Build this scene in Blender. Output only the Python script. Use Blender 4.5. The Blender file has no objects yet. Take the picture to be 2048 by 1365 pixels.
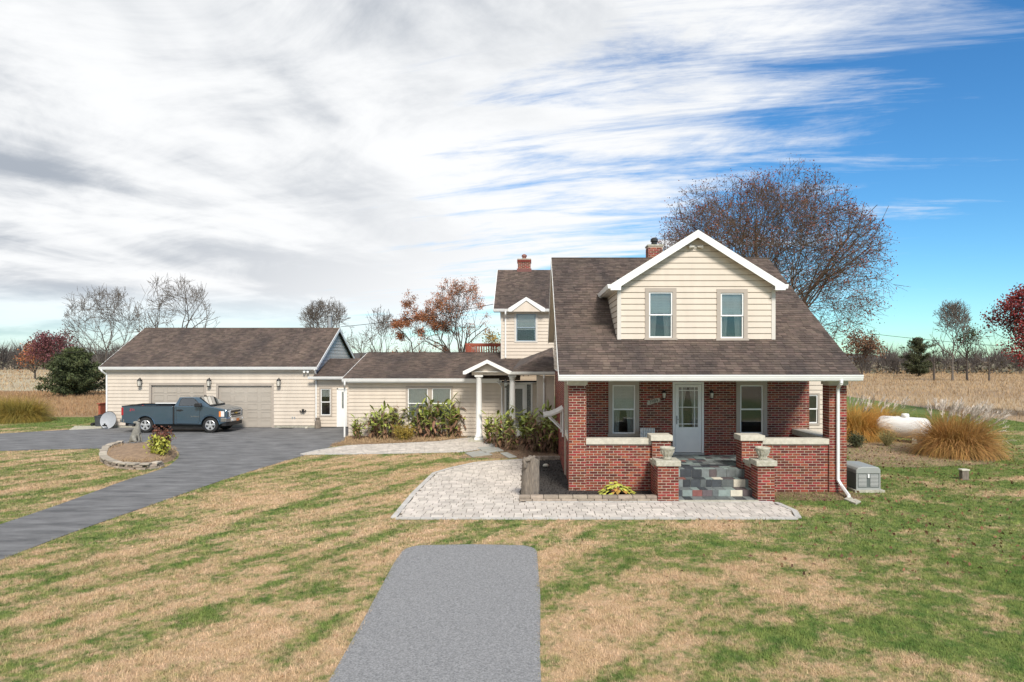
import bpy, math, random
import numpy as np
from mathutils import Vector, Matrix
rnd = random.Random(7)
sc = bpy.context.scene
C = sc.collection
R = math.radians
# ------------------------------------------------------------ camera, sky, sun, exposure
EYE = 3.9; F = 1365.0; VX = 1065.0; VY = 718.0
cam = bpy.data.cameras.new('camera'); co = bpy.data.objects.new('camera', cam); C.objects.link(co)
cam.sensor_width = 36; cam.lens = F/2048*36
cam.shift_x = -(VX-1024)/2048; cam.shift_y = (VY-682.5)/2048
cam.clip_start = .1; cam.clip_end = 6000
co.location = (0, 0, EYE); co.rotation_euler = (R(90), 0, 0)
sc.camera = co
SUN_EL, SUN_AZ = 42, 163           # degrees; azimuth clockwise from +Y
SKY_STRENGTH = .085; CLOUD_STRENGTH = .70
w = bpy.data.worlds.new('World'); sc.world = w; w.use_nodes = True
nt = w.node_tree; N = nt.nodes; L = nt.links; N.clear()
def nd(t, **k):
    n = N.new(t)
    for a, b in k.items(): setattr(n, a, b)
    return n
def mth(op, a, b=None, c=None):
    n = N.new('ShaderNodeMath'); n.operation = op
    for i, v in enumerate((a, b, c)):
        if v is None: continue
        if isinstance(v, (int, float)): n.inputs[i].default_value = v
        else: L.new(v, n.inputs[i])
    return n.outputs[0]
def ramp(v, a, b):
    n = N.new('ShaderNodeMapRange'); n.interpolation_type = 'SMOOTHSTEP'
    L.new(v, n.inputs[0]); n.inputs[1].default_value = a; n.inputs[2].default_value = b
    return n.outputs[0]
out = nd('ShaderNodeOutputWorld'); mixs = nd('ShaderNodeMixShader')
b1 = nd('ShaderNodeBackground'); b2 = nd('ShaderNodeBackground')
sky = nd('ShaderNodeTexSky'); sky.sky_type = 'NISHITA'; sky.sun_disc = False
sky.sun_elevation = R(SUN_EL); sky.sun_rotation = R(SUN_AZ); sky.air_density = 1.0; sky.dust_density = .1; sky.ozone_density = 1.6
hs = nd('ShaderNodeHueSaturation'); hs.inputs['Saturation'].default_value = 1.22; hs.inputs['Value'].default_value = 1.0
L.new(sky.outputs[0], hs.inputs['Color']); tint = nd('ShaderNodeMix'); tint.data_type = 'RGBA'; tint.blend_type = 'MULTIPLY'; tint.inputs[0].default_value = 1; tint.inputs[7].default_value = (.58, .94, 1.13, 1)
L.new(hs.outputs[0], tint.inputs[6]); L.new(tint.outputs[2], b1.inputs[0]); b1.inputs[1].default_value = SKY_STRENGTH
tc = nd('ShaderNodeTexCoord'); sx = nd('ShaderNodeSeparateXYZ'); L.new(tc.outputs['Generated'], sx.inputs[0])
dx, dy, dz = sx.outputs
den = mth('ADD', mth('MAXIMUM', dz, 0.0), .16)
u = mth('DIVIDE', dx, den); v = mth('DIVIDE', dy, den)
cx = nd('ShaderNodeCombineXYZ'); L.new(u, cx.inputs[0]); L.new(v, cx.inputs[1])
def noise(rot, sxy, scale, detail, rough, dist):
    m0 = nd('ShaderNodeMapping'); m0.inputs['Rotation'].default_value = (0, 0, R(rot)); L.new(cx.outputs[0], m0.inputs[0])
    m = nd('ShaderNodeMapping'); m.inputs['Scale'].default_value = (sxy[0], sxy[1], 1); L.new(m0.outputs[0], m.inputs[0])
    n = nd('ShaderNodeTexNoise'); n.inputs['Scale'].default_value = scale; n.inputs['Detail'].default_value = detail
    n.inputs['Roughness'].default_value = rough; n.inputs['Distortion'].default_value = dist
    L.new(m.outputs[0], n.inputs['Vector']); return n.outputs[0]
n1 = noise(14, (.42, 2.3), 2.2, 12, .68, .5)      # streaky cirrus
n2 = noise(20, (.9, 1.3), 1.6, 11, .64, .5)         # broad bank
n3 = noise(-58, (.55, 1.15), 1.0, 8, .5, .5)        # grey undersides
cov = mth('ADD', mth('ADD', .38, mth('MULTIPLY', dx, -1.08)), mth('MULTIPLY', dz, .62))
f = mth('ADD', mth('ADD', mth('MULTIPLY', n1, 1.5), mth('MULTIPLY', n2, .9)), mth('SUBTRACT', cov, 1.22))
mask = ramp(f, .02, .60)
low = ramp(dz, .0, .10)                            # thinner down at the horizon
mask = mth('MULTIPLY', mask, mth('ADD', .55, mth('MULTIPLY', low, .45)))
shade = ramp(mth('ADD', n3, mth('MULTIPLY', n2, .5)), .62, .88)
cr = nd('ShaderNodeMix'); cr.data_type = 'RGBA'
cr.inputs[6].default_value = (.90, .91, .92, 1); cr.inputs[7].default_value = (.39, .43, .49, 1)
L.new(mth('MULTIPLY', shade, ramp(mth('ADD', cov, mth('MULTIPLY', dz, .9)), .55, 1.35)), cr.inputs[0])
L.new(cr.outputs[2], b2.inputs[0]); b2.inputs[1].default_value = CLOUD_STRENGTH
L.new(mask, mixs.inputs[0]); L.new(b1.outputs[0], mixs.inputs[1]); L.new(b2.outputs[0], mixs.inputs[2]); L.new(mixs.outputs[0], out.inputs[0])
sl = bpy.data.lights.new('sun', 'SUN'); so = bpy.data.objects.new('sun', sl); C.objects.link(so)
sl.energy = 3.0; sl.angle = R(14); sl.color = (1, .94, .84)
sd = Vector((math.sin(R(SUN_AZ))*math.cos(R(SUN_EL)), math.cos(R(SUN_AZ))*math.cos(R(SUN_EL)), math.sin(R(SUN_EL))))
so.rotation_euler = sd.to_track_quat('Z', 'Y').to_euler()
sc.view_settings.view_transform = 'Standard'; sc.view_settings.look = 'None'; sc.view_settings.gamma = 1
sc.view_settings.exposure = 0.66
sc.render.engine = 'CYCLES'

# ------------------------------------------------------------ helpers
def PX(px, d): return (px-VX)/F*d
def PZ(py, d): return EYE-(py-VY)/F*d
def G(px, py):
    d = F*EYE/(py-VY); return (PX(px, d), d)

MATS = {}
def mat(name, col, rough=.8, var=.15, scale=6, bump=0.0, bscale=60, metal=0.0, piece=0.0, col2=None, stretch=(1,1,1), coat=0, spec=.5, trans=0):
    m = bpy.data.materials.new(name); m.use_nodes = True; t = m.node_tree; n = t.nodes; l = t.links
    b = n['Principled BSDF']; b.inputs['Roughness'].default_value = rough; b.inputs['Metallic'].default_value = metal
    b.inputs['Specular IOR Level'].default_value = spec
    if coat: b.inputs['Coat Weight'].default_value = coat; b.inputs['Coat Roughness'].default_value = .06
    c2 = col2 or tuple(c*(1-var*1.6) for c in col)
    tc = n.new('ShaderNodeNewGeometry'); mp = n.new('ShaderNodeMapping'); mp.inputs['Scale'].default_value = stretch
    l.new(tc.outputs['Position'], mp.inputs[0])
    nz = n.new('ShaderNodeTexNoise'); nz.inputs['Scale'].default_value = scale; nz.inputs['Detail'].default_value = 6; nz.inputs['Roughness'].default_value = .62
    l.new(mp.outputs[0], nz.inputs['Vector'])
    rp = n.new('ShaderNodeMapRange'); rp.inputs[1].default_value = .34; rp.inputs[2].default_value = .68; l.new(nz.outputs[0], rp.inputs[0])
    mx = n.new('ShaderNodeMix'); mx.data_type = 'RGBA'; mx.inputs[6].default_value = (*col, 1); mx.inputs[7].default_value = (*c2, 1)
    l.new(rp.outputs[0], mx.inputs[0]); colout = mx.outputs[2]
    if piece:
        oi = n.new('ShaderNodeObjectInfo'); ad = n.new('ShaderNodeMath'); ad.operation = 'ADD'; fr = n.new('ShaderNodeMath'); fr.operation = 'FRACT'
        l.new(oi.outputs['Random'], ad.inputs[0]); l.new(tc.outputs['Random Per Island'], ad.inputs[1]); l.new(ad.outputs[0], fr.inputs[0])
        h = n.new('ShaderNodeHueSaturation'); mr = n.new('ShaderNodeMapRange'); l.new(fr.outputs[0], mr.inputs[0])
        mr.inputs[3].default_value = 1-piece; mr.inputs[4].default_value = 1+piece
        m2 = n.new('ShaderNodeMath'); m2.operation = 'MULTIPLY'; m2.inputs[1].default_value = 7.31; f2 = n.new('ShaderNodeMath'); f2.operation = 'FRACT'
        l.new(fr.outputs[0], m2.inputs[0]); l.new(m2.outputs[0], f2.inputs[0])
        hr = n.new('ShaderNodeMapRange'); hr.inputs[3].default_value = .5-.03*piece; hr.inputs[4].default_value = .5+.03*piece; l.new(f2.outputs[0], hr.inputs[0])
        l.new(hr.outputs[0], h.inputs['Hue']); l.new(mr.outputs[0], h.inputs['Value']); l.new(colout, h.inputs['Color']); colout = h.outputs[0]
    l.new(colout, b.inputs['Base Color'])
    if bump:
        bz = n.new('ShaderNodeTexNoise'); bz.inputs['Scale'].default_value = bscale; bz.inputs['Detail'].default_value = 4
        l.new(mp.outputs[0], bz.inputs['Vector'])
        bp = n.new('ShaderNodeBump'); bp.inputs['Strength'].default_value = bump; bp.inputs['Distance'].default_value = .02
        l.new(bz.outputs[0], bp.inputs['Height']); l.new(bp.outputs[0], b.inputs['Normal'])
    MATS[name] = m; return m
def glass_mat(name, tint=(.02,.03,.035), base=.22):
    m = bpy.data.materials.new(name); m.use_nodes = True; t = m.node_tree; n = t.nodes; l = t.links; n.clear()
    o = n.new('ShaderNodeOutputMaterial'); mx = n.new('ShaderNodeMixShader'); tr = n.new('ShaderNodeBsdfTransparent'); gl = n.new('ShaderNodeBsdfGlossy')
    gl.inputs['Roughness'].default_value = .03; gl.inputs['Color'].default_value = (.8,.85,.9,1); tr.inputs[0].default_value = (.90,.92,.92,1)
    fr = n.new('ShaderNodeFresnel'); fr.inputs[0].default_value = 1.5
    ad = n.new('ShaderNodeMath'); ad.inputs[1].default_value = base*.4; l.new(fr.outputs[0], ad.inputs[0])
    l.new(ad.outputs[0], mx.inputs[0]); l.new(tr.outputs[0], mx.inputs[1]); l.new(gl.outputs[0], mx.inputs[2]); l.new(mx.outputs[0], o.inputs[0])
    MATS[name] = m; return m

class MB:
    def __init__(s): s.v = []; s.f = []
    def add(s, vs, fs):
        o = len(s.v); s.v += [tuple(p) for p in vs]; s.f += [tuple(i+o for i in q) for q in fs]; return s
    def box(s, x0, x1, y0, y1, z0, z1):
        return s.add([(x0,y0,z0),(x1,y0,z0),(x1,y1,z0),(x0,y1,z0),(x0,y0,z1),(x1,y0,z1),(x1,y1,z1),(x0,y1,z1)],
                     [(0,3,2,1),(4,5,6,7),(0,1,5,4),(1,2,6,5),(2,3,7,6),(3,0,4,7)])
    def tube(s, p, q, r0, r1=None, n=8, cap=True):
        r1 = r0 if r1 is None else r1; p = Vector(p); q = Vector(q); d = (q-p)
        if d.length < 1e-6: return s
        d.normalize(); a = d.orthogonal().normalized(); b = d.cross(a); vs = []
        for c, r in ((p, r0), (q, r1)):
            for i in range(n):
                t = 2*math.pi*i/n; vs.append(c+a*(math.cos(t)*r)+b*(math.sin(t)*r))
        fs = [(i, (i+1) % n, n+(i+1) % n, n+i) for i in range(n)]
        if cap: fs += [tuple(range(n-1, -1, -1)), tuple(range(n, 2*n))]
        return s.add(vs, fs)
    def path(s, pts, r, n=8):
        for a, b in zip(pts, pts[1:]): s.tube(a, b, r, r, n)
        return s
    def lathe(s, prof, n=20, c=(0,0,0), axis='z', cap=True):
        vs = []
        for r, h in prof:
            for i in range(n):
                t = 2*math.pi*i/n; a, b = math.cos(t)*r, math.sin(t)*r
                vs.append((c[0]+a, c[1]+b, c[2]+h) if axis == 'z' else ((c[0]+a, c[1]+h, c[2]+b) if axis == 'y' else (c[0]+h, c[1]+a, c[2]+b)))
        k = len(prof); fs = [(j*n+i, j*n+(i+1) % n, (j+1)*n+(i+1) % n, (j+1)*n+i) for j in range(k-1) for i in range(n)]
        if cap: fs += [tuple(range(n)), tuple(range((k-1)*n, k*n))]
        return s.add(vs, fs)
    def prism(s, poly, a, b, axis='y'):
        n = len(poly)
        def mk(p, t): return (p[0], t, p[1]) if axis == 'y' else ((t, p[0], p[1]) if axis == 'x' else (p[0], p[1], t))
        vs = [mk(p, a) for p in poly]+[mk(p, b) for p in poly]
        return s.add(vs, [tuple(range(n)), tuple(range(2*n-1, n-1, -1))]+[(i, n+i, n+(i+1) % n, (i+1) % n) for i in range(n)])
    def poly(s, pts): return s.add(pts, [tuple(range(len(pts)))])
    def build(s, name, m, parent=None, smooth=False, bevel=0, fix=True):
        off = Vector((0,0,0)); p = parent
        while p is not None: off += p.location; p = p.parent
        me = bpy.data.meshes.new(name); me.from_pydata([(a-off.x, b-off.y, c-off.z) for a, b, c in s.v], [], s.f)
        if fix:
            import bmesh
            bm = bmesh.new(); bm.from_mesh(me); bmesh.ops.recalc_face_normals(bm, faces=bm.faces); bm.to_mesh(me); bm.free()
        me.materials.append(MATS[m] if isinstance(m, str) else m)
        if smooth: me.polygons.foreach_set('use_smooth', [True]*len(me.polygons))
        o = bpy.data.objects.new(name, me); C.objects.link(o); o.parent = parent
        if bevel:
            md = o.modifiers.new('bevel', 'BEVEL'); md.width = bevel; md.segments = 2; md.limit_method = 'ANGLE'
        return o
def fast_mesh(name, V, T, m, parent=None):
    """V (n,3), T (k,3|4) numpy"""
    off = Vector((0,0,0)); p = parent
    while p is not None: off += p.location; p = p.parent
    V = V-np.array(off)
    me = bpy.data.meshes.new(name); k = T.shape[1]
    me.vertices.add(len(V)); me.vertices.foreach_set('co', V.astype(np.float32).ravel())
    me.loops.add(T.size); me.loops.foreach_set('vertex_index', T.astype(np.int32).ravel())
    me.polygons.add(len(T)); me.polygons.foreach_set('loop_start', np.arange(0, T.size, k, dtype=np.int32))
    me.update(calc_edges=True); me.materials.append(MATS[m])
    o = bpy.data.objects.new(name, me); C.objects.link(o); o.parent = parent; return o
def tag(o, label=None, cat=None, group=None, kind=None):
    if label: o['label'] = label
    if cat: o['category'] = cat
    if group: o['group'] = group
    if kind: o['kind'] = kind
    return o
def thing(name, loc, label, cat, group=None):
    o = bpy.data.objects.new(name, None); C.objects.link(o); o.location = loc; o.empty_display_size = .2
    return tag(o, label, cat, group)
def dup(root, loc, rz=0, scale=1, label=None):
    def cp(o, par):
        c = o.copy(); C.objects.link(c); c.parent = par
        for ch in list(o.children): cp(ch, c)
        return c
    r = cp(root, None); r.location = loc; r.rotation_euler = (0,0,rz); r.scale = (scale,)*3
    if label: r['label'] = label
    return r
def bx(name, m, parent, *a, bevel=0): return MB().box(*a).build(name, m, parent, bevel=bevel)

def clip(poly, ax, val, keep_greater):
    res = []; n = len(poly)
    for i in range(n):
        a, b = poly[i], poly[(i+1) % n]; da, db = a[ax]-val, b[ax]-val
        if not keep_greater: da, db = -da, -db
        if da >= 0: res.append(a)
        if (da > 0 > db) or (da < 0 < db):
            t = da/(da-db); res.append((a[0]+(b[0]-a[0])*t, a[1]+(b[1]-a[1])*t))
    return res
def strip_pieces(poly, a, b, opens):
    """pieces of convex poly in rows v in [a,b], less the rectangular openings (u0,u1,v0,v1)"""
    cuts = sorted({a, b} | {q for o in opens for q in (o[2], o[3]) if a < q < b}); res = []
    for c, d in zip(cuts, cuts[1:]):
        p = clip(clip(poly, 1, c, True), 1, d, False)
        if len(p) < 3: continue
        mid = (c+d)/2; iv = [(min(q[0] for q in p), max(q[0] for q in p))]
        for o in opens:
            if o[2] < mid < o[3]:
                nv = []
                for s, e in iv:
                    if o[0] > s: nv.append((s, min(e, o[0])))
                    if o[1] < e: nv.append((max(s, o[1]), e))
                iv = [q for q in nv if q[1]-q[0] > 1e-4]
        for s, e in iv:
            q = clip(clip(p, 0, s, True), 0, e, False)
            if len(q) >= 3: res.append(q)
    return res
def wallmap(O, U, Nn):
    O = Vector(O); U = Vector(U); Nn = Vector(Nn)
    return lambda u, v, t: O+U*u+Vector((0,0,v))+Nn*t
def backing(name, m, parent, O, U, Nn, poly, opens, thick=.10, t0=0):
    mp = wallmap(O, U, Nn); mb = MB(); v0 = min(p[1] for p in poly); v1 = max(p[1] for p in poly)
    cuts = sorted({v0, v1} | {q for o in opens for q in (o[2], o[3]) if v0 < q < v1})
    for c, d in zip(cuts, cuts[1:]):
        for q in strip_pieces(poly, c, d, opens):
            n = len(q); vs = [mp(a, b, t0) for a, b in q]+[mp(a, b, t0-thick) for a, b in q]
            mb.add(vs, [tuple(range(n)), tuple(range(2*n-1, n-1, -1))]+[(i, n+i, n+(i+1) % n, (i+1) % n) for i in range(n)])
    return mb.build(name, m, parent)
def siding(parent, O, U, Nn, poly, opens, exp=.18, m='siding', base='wall'):
    wl = backing(base, m, parent, O, U, Nn, poly, opens)
    mp = wallmap(O, U, Nn); v0 = min(p[1] for p in poly); v1 = max(p[1] for p in poly); k = 0; a = v0
    par = wl if wl.parent and wl.parent.parent is None else parent
    while a < v1-.02:
        b = min(a+exp, v1)
        for q in strip_pieces(poly, a+.012, b-.012, opens):
            n = len(q); fr = [mp(x, y, .044-.012*(y-a)/exp) for x, y in q]; bk = [mp(x, y, .001) for x, y in q]
            MB().add(fr+bk, [tuple(range(n))]+[(i, (i+1) % n, n+(i+1) % n, n+i) for i in range(n)]).build('siding_board', m, par)
        a = b; k += 1
    return wl

BRICK_BUDGET = [300]
_bmesh_cache = {}
def shared_piece(name, mesh_key, mk, m, parent, loc, rz=0):
    if mesh_key not in _bmesh_cache:
        o = mk().build(name, m, None); _bmesh_cache[mesh_key] = o.data
    else:
        o = bpy.data.objects.new(name, _bmesh_cache[mesh_key]); C.objects.link(o)
    off = Vector((0,0,0)); p = parent
    while p is not None: off += p.location; p = p.parent
    o.parent = parent; o.location = Vector(loc)-off; o.rotation_euler = (0,0,rz); return o
BL, BH, JT = .214, .059, .017
def brickwork(parent, O, U, Nn, W, H, opens=(), single=False, m='brick', phase=0, proud=.008):
    mp = wallmap(O, U, Nn); mb = MB(); row = 0; z = JT*.5; pitch = BL+JT
    U_ = Vector(U); rz = math.atan2(U_.y, U_.x)
    while z+BH <= H+.002:
        u = -pitch*(.5 if (row+phase) % 2 else 0)
        while u < W:
            a, b = max(u, 0.004), min(u+BL, W-.004); u += pitch
            segs = [(a, b)]
            for o in opens:
                if o[2] < z+BH*.6 and o[3] > z+BH*.4:
                    nv = []
                    for s, e in segs:
                        if o[0] > s: nv.append((s, min(e, o[0])))
                        if o[1] < e: nv.append((max(s, o[1]), e))
                    segs = nv
            for s, e in segs:
                if e-s < .03: continue
                if single and BRICK_BUDGET[0] > 0:
                    BRICK_BUDGET[0] -= 1; ln = round(e-s, 3)
                    c = mp((s+e)/2, z+BH/2, 0)
                    shared_piece('brick', ('brick', ln), lambda: MB().box(-ln/2, ln/2, -proud, .01, -BH/2, BH/2), m, parent, c, rz)
                else:
                    pr = proud*rnd.uniform(.7, 1.2)
                    vs = [mp(x, y, t) for t in (-.005, pr) for x, y in ((s, z), (e, z), (e, z+BH), (s, z+BH))]
                    mb.add(vs, [(4,5,6,7),(0,1,5,4),(1,2,6,5),(2,3,7,6),(3,0,4,7)])
        z += BH+JT; row += 1
    if mb.f: tag(mb.build('bricks', m, parent), kind='stuff')

SH_BUDGET = [300]
def shingles(parent, O, U, S, poly, m='shingle', tab=.22, exp=.14, single=False, opens=None):
    """tabs on a roof plane; O eave corner, U along eave, S unit vector up the slope, poly in (u,s)"""
    O = Vector(O); U = Vector(U).normalized(); S = Vector(S).normalized(); Nn = U.cross(S).normalized()
    if Nn.z < 0: Nn = -Nn
    mb = MB(); mx = max(p[1] for p in poly); s = min(p[1] for p in poly); row = 0
    def inside(u, v):
        c = False; n = len(poly)
        for i in range(n):
            (x1, y1), (x2, y2) = poly[i], poly[(i+1) % n]
            if (y1 > v) != (y2 > v) and u < (x2-x1)*(v-y1)/(y2-y1)+x1: c = not c
        return c
    us = [p[0] for p in poly]; u_lo, u_hi = min(us), max(us)
    while s < mx:
        e2 = min(s+exp+.03, mx); u = u_lo-rnd.uniform(0, tab)
        while u < u_hi:
            w_ = tab*rnd.uniform(.75, 1.2); a, b = max(u, u_lo), min(u+w_-.006, u_hi); u += w_
            if b-a < .03 or not (inside(a+.01, s+exp*.5) and inside(b-.01, s+exp*.5)): 
                if b-a > .03 and inside((a+b)/2, s+exp*.5):
                    a2, b2 = (a, (a+b)/2) if inside(a+.01, s+exp*.5) else ((a+b)/2, b)
                    a, b = a2, b2
                else: continue
            if opens and opens(O+U*((a+b)/2)+S*s): continue
            th = .022*rnd.uniform(.8, 1.35); lo = s+rnd.uniform(-.008, .004)
            vs = [O+U*x+S*y+Nn*t for x, y, t in ((a,lo,.002),(b,lo,.002),(b,e2,.002),(a,e2,.002),(a,lo,th),(b,lo,th),(b,e2,.004),(a,e2,.004))]
            fs = [(4,5,6,7),(0,1,5,4),(1,2,6,5),(3,0,4,7)]
            if single and SH_BUDGET[0] > 0:
                SH_BUDGET[0] -= 1; MB().add(vs, fs).build('shingle', m, parent, fix=False)
            else: mb.add(vs, fs)
        s += exp; row += 1
    if mb.f: tag(mb.build('shingles', m, parent, fix=False), kind='stuff')
def window(parent, y, x0, x1, z0, z1, trim=.11, tm='taupe_trim', sill=True, blind=.5, sm='white_trim', rail=True, curtain=False):
    """front-facing double-hung window in an opening of a wall whose outer face is at depth y; x0..z1 = outer edge of trim"""
    t = MB(); f = y-.062
    t.box(x0, x1, f, y+.03, z1-trim, z1); t.box(x0, x0+trim, f, y+.03, z0, z1-trim); t.box(x1-trim, x1, f, y+.03, z0, z1-trim)
    t.box(x0-(.03 if sill else 0), x1+(.03 if sill else 0), f-(.03 if sill else 0), y+.03, z0-.07, z0)
    wd = t.build('window', tm, parent)
    a, b, c, d = x0+trim, x1-trim, z0, z1-trim; s = .045; mid = (c+d)/2
    fr = MB()
    for lo, hi, yy in ((mid-.02, d, y-.012), (c, mid+.02, y+.012)):
        fr.box(a, b, yy-.02, yy+.02, hi-s, hi).box(a, b, yy-.02, yy+.02, lo, lo+s).box(a, a+s, yy-.02, yy+.02, lo+s, hi-s).box(b-s, b, yy-.02, yy+.02, lo+s, hi-s)
    fr.build('sash', sm, wd)
    for lo, hi, yy in ((mid-.02, d, y-.012), (c, mid+.02, y+.012)):
        bx('pane', 'pane', wd, a+s, b-s, yy-.003, yy+.003, lo+s, hi-s)
    if blind:
        bl = MB(); zz = d; k = 0
        while zz > d-(d-c)*blind: bl.box(a+.01, b-.01, y+.045+.004*(k % 2), y+.055, zz-.05, zz-.004); zz -= .05; k += 1
        bl.build('blind', 'blind', wd)
    if curtain:
        cu = MB(); n = 14
        for sgn, xs in ((1, a), (-1, b)):
            pts = []
            for i in range(n+1):
                for zq, sp in ((c, .30), (d-.02, .42)): pts.append((xs+sgn*(b-a)*sp*i/n, y+.13+.02*math.sin(i*2.1), zq))
            cu.add(pts, [(2*i, 2*i+2, 2*i+3, 2*i+1) for i in range(n)])
        cu.build('curtain', 'curtain', wd)
    return wd
def text_mesh(name, txt, size, m, parent, loc, roll=0, depth=.006):
    cu = bpy.data.curves.new('t', 'FONT'); cu.body = txt; cu.size = size; cu.extrude = depth; cu.align_x = 'CENTER'; cu.align_y = 'CENTER'
    o = bpy.data.objects.new('t', cu); C.objects.link(o); bpy.context.view_layer.update()
    me = bpy.data.meshes.new_from_object(o.evaluated_get(bpy.context.evaluated_depsgraph_get()))
    bpy.data.objects.remove(o); me.materials.clear(); me.materials.append(MATS[m])
    q = bpy.data.objects.new(name, me); C.objects.link(q)
    off = Vector((0,0,0)); p = parent
    while p is not None: off += p.location; p = p.parent
    q.parent = parent; q.location = Vector(loc)-off; q.rotation_euler = (R(90), roll, 0); return q

# ------------------------------------------------------------ materials
mat('siding', (.655,.57,.48), .55, .09, 1.0, .06, 90, stretch=(1.5,1.5,.3))
mat('siding_white', (.62,.58,.53), .55, .06, 1.2)
mat('white_trim', (.80,.80,.79), .45, .05, 2)
mat('taupe_trim', (.40,.345,.295), .6, .06, 3)
mat('garage_door', (.40,.355,.305), .6, .05, 2)
mat('brick', (.245,.045,.023), .85, .25, 14, .3, 120, piece=.55, col2=(.12,.026,.018))
mat('mortar', (.54,.45,.36), .95, .15, 20, .3, 150)
mat('cap_stone', (.60,.56,.47), .9, .16, 7, .25, 60)
mat('old_concrete', (.50,.47,.40), .92, .3, 9, .4, 50, col2=(.30,.29,.22))
mat('shingle', (.135,.097,.077), .95, .2, .8, .5, 140, piece=.32, col2=(.058,.044,.040), stretch=(1,.3,.3))
mat('flashing', (.07,.055,.05), .8, .2, 5)
mat('slate', (.17,.19,.19), .6, .2, 8, .2, 40, piece=.35)
mat('slate_dark', (.05,.056,.065), .6, .2, 8, .2, 40, piece=.3)
mat('slate_green', (.23,.28,.265), .6, .15, 8, .2, 40, piece=.2)
mat('slate_red', (.22,.085,.07), .65, .2, 8, .2, 40, piece=.2)
mat('slate_cream', (.66,.61,.50), .7, .15, 8, .2, 40)
mat('slate_purple', (.115,.09,.095), .65, .2, 8, .2, 40, piece=.25)
mat('grout', (.42,.42,.40), .95, .1, 20)
mat('paver', (.58,.525,.47), .92, .16, 2.5, .3, 70, piece=.16)
mat('paver_joint', (.16,.13,.10), .95, .3, 12)
mat('paver_edge', (.50,.48,.455), .92, .12, 4, .2, 70, piece=.08)
mat('asphalt', (.082,.083,.087), .8, .2, 1.6, .6, 120, col2=(.20,.20,.205), stretch=(.6,1.7,1))
mat('asphalt_old', (.13,.132,.138), .9, .15, 42, .9, 60, col2=(.33,.33,.335))
mat('mulch', (.022,.019,.018), .95, .3, 18, .9, 60, col2=(.05,.042,.036))
mat('straw_soil', (.30,.205,.13), .95, .3, 5, .8, 40, col2=(.18,.12,.075))
mat('blue_paint', (.070,.118,.165), .24, .05, 2, metal=.55, coat=1)
mat('black_plastic', (.015,.015,.016), .5, .1, 8)
mat('rubber', (.018,.018,.018), .85, .2, 12)
mat('chrome', (.62,.63,.65), .18, .04, 4, metal=1)
mat('alloy', (.62,.62,.63), .3, .04, 6, metal=.6)
mat('lamp_red', (.38,.012,.02), .2, .05, 8, coat=.5)
mat('lamp_clear', (.72,.72,.72), .12, .1, 30, coat=.6)
mat('amber', (.75,.22,.04), .3, .05, 8)
mat('plate_orange', (.62,.20,.05), .5, .1, 10)
mat('gold', (.55,.38,.08), .3, .05, 8, metal=.7)
mat('red_decal', (.55,.02,.03), .4, .02, 8)
mat('grey_metal', (.36,.38,.39), .5, .12, 6, metal=.3)
mat('dish_grey', (.36,.375,.40), .6, .1, 4)
mat('generator_body', (.30,.31,.295), .5, .05, 5)
mat('generator_dark', (.105,.12,.115), .55, .08, 6)
mat('tank_white', (.78,.77,.75), .4, .06, 2, col2=(.66,.64,.61))
mat('iron_black', (.014,.014,.015), .5, .1, 9)
mat('lamp_glass', (.65,.62,.55), .2, .1, 9)
mat('wood_grey', (.27,.225,.18), .95, .35, 9, 1.0, 22, col2=(.12,.10,.085), stretch=(4,4,.5))
mat('stone_wolf', (.27,.26,.23), .95, .25, 14, .7, 50)
mat('edging_stone', (.36,.295,.235), .95, .2, 7, .7, 40, piece=.25)
mat('ledge_stone', (.42,.37,.30), .95, .2, 7, .7, 40, piece=.22)
mat('flagstone', (.33,.36,.36), .85, .2, 6, .3, 30, piece=.25, col2=(.30,.27,.22))
mat('red_wood', (.34,.085,.05), .8, .15, 6, .3, 50, stretch=(1,1,4))
mat('curtain', (.5,.49,.46), .9, .1, 8)
mat('blind', (.78,.77,.70), .8, .05, 4)
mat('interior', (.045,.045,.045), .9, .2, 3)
mat('leaded', (.05,.055,.05), .25, .4, 40, .8, 45, col2=(.32,.34,.32))
mat('bark', (.105,.085,.072), .95, .3, 9, .6, 40)
mat('bark_oak', (.15,.10,.068), .95, .3, 9, .6, 40)
mat('bark_pale', (.17,.145,.125), .95, .3, 9, .6, 40)
mat('hedge', (.15,.13,.105), .95, .3, .1, piece=.4, col2=(.10,.10,.06))
mat('twig_far', (.135,.115,.105), .95, .2, .4)
mat('oak_leaf', (.21,.075,.045), .8, .3, 1.1, piece=.4, col2=(.13,.045,.045))
mat('orange_leaf', (.42,.15,.06), .8, .3, .6, piece=.35, col2=(.21,.10,.05))
mat('red_leaf', (.30,.04,.03), .8, .3, .9, piece=.4, col2=(.13,.022,.03))
mat('gold_leaf', (.34,.22,.05), .8, .3, .9, piece=.35)
mat('burgundy_leaf', (.19,.06,.065), .8, .3, .7, piece=.35)
mat('cedar_leaf', (.080,.098,.034), .85, .3, .5, piece=.5, col2=(.045,.06,.022))
mat('far_green', (.075,.085,.035), .85, .3, .5, piece=.4)
mat('green_leaf', (.20,.27,.05), .6, .25, 3, piece=.4, col2=(.31,.32,.07))
mat('lime_leaf', (.42,.40,.06), .6, .25, 5, piece=.25, col2=(.30,.33,.06))
mat('dead_leaf', (.23,.125,.07), .85, .3, 4, piece=.45, col2=(.09,.05,.032))
mat('dried_red', (.20,.075,.05), .85, .3, 4, piece=.4)
mat('stalk', (.26,.23,.09), .8, .25, 5, piece=.3)
mat('maiden_grass', (.46,.235,.07), .8, .3, 1.6, piece=.4, col2=(.30,.17,.045))
mat('maiden_orange', (.56,.25,.045), .8, .3, 1.6, piece=.3, col2=(.33,.22,.05))
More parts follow.
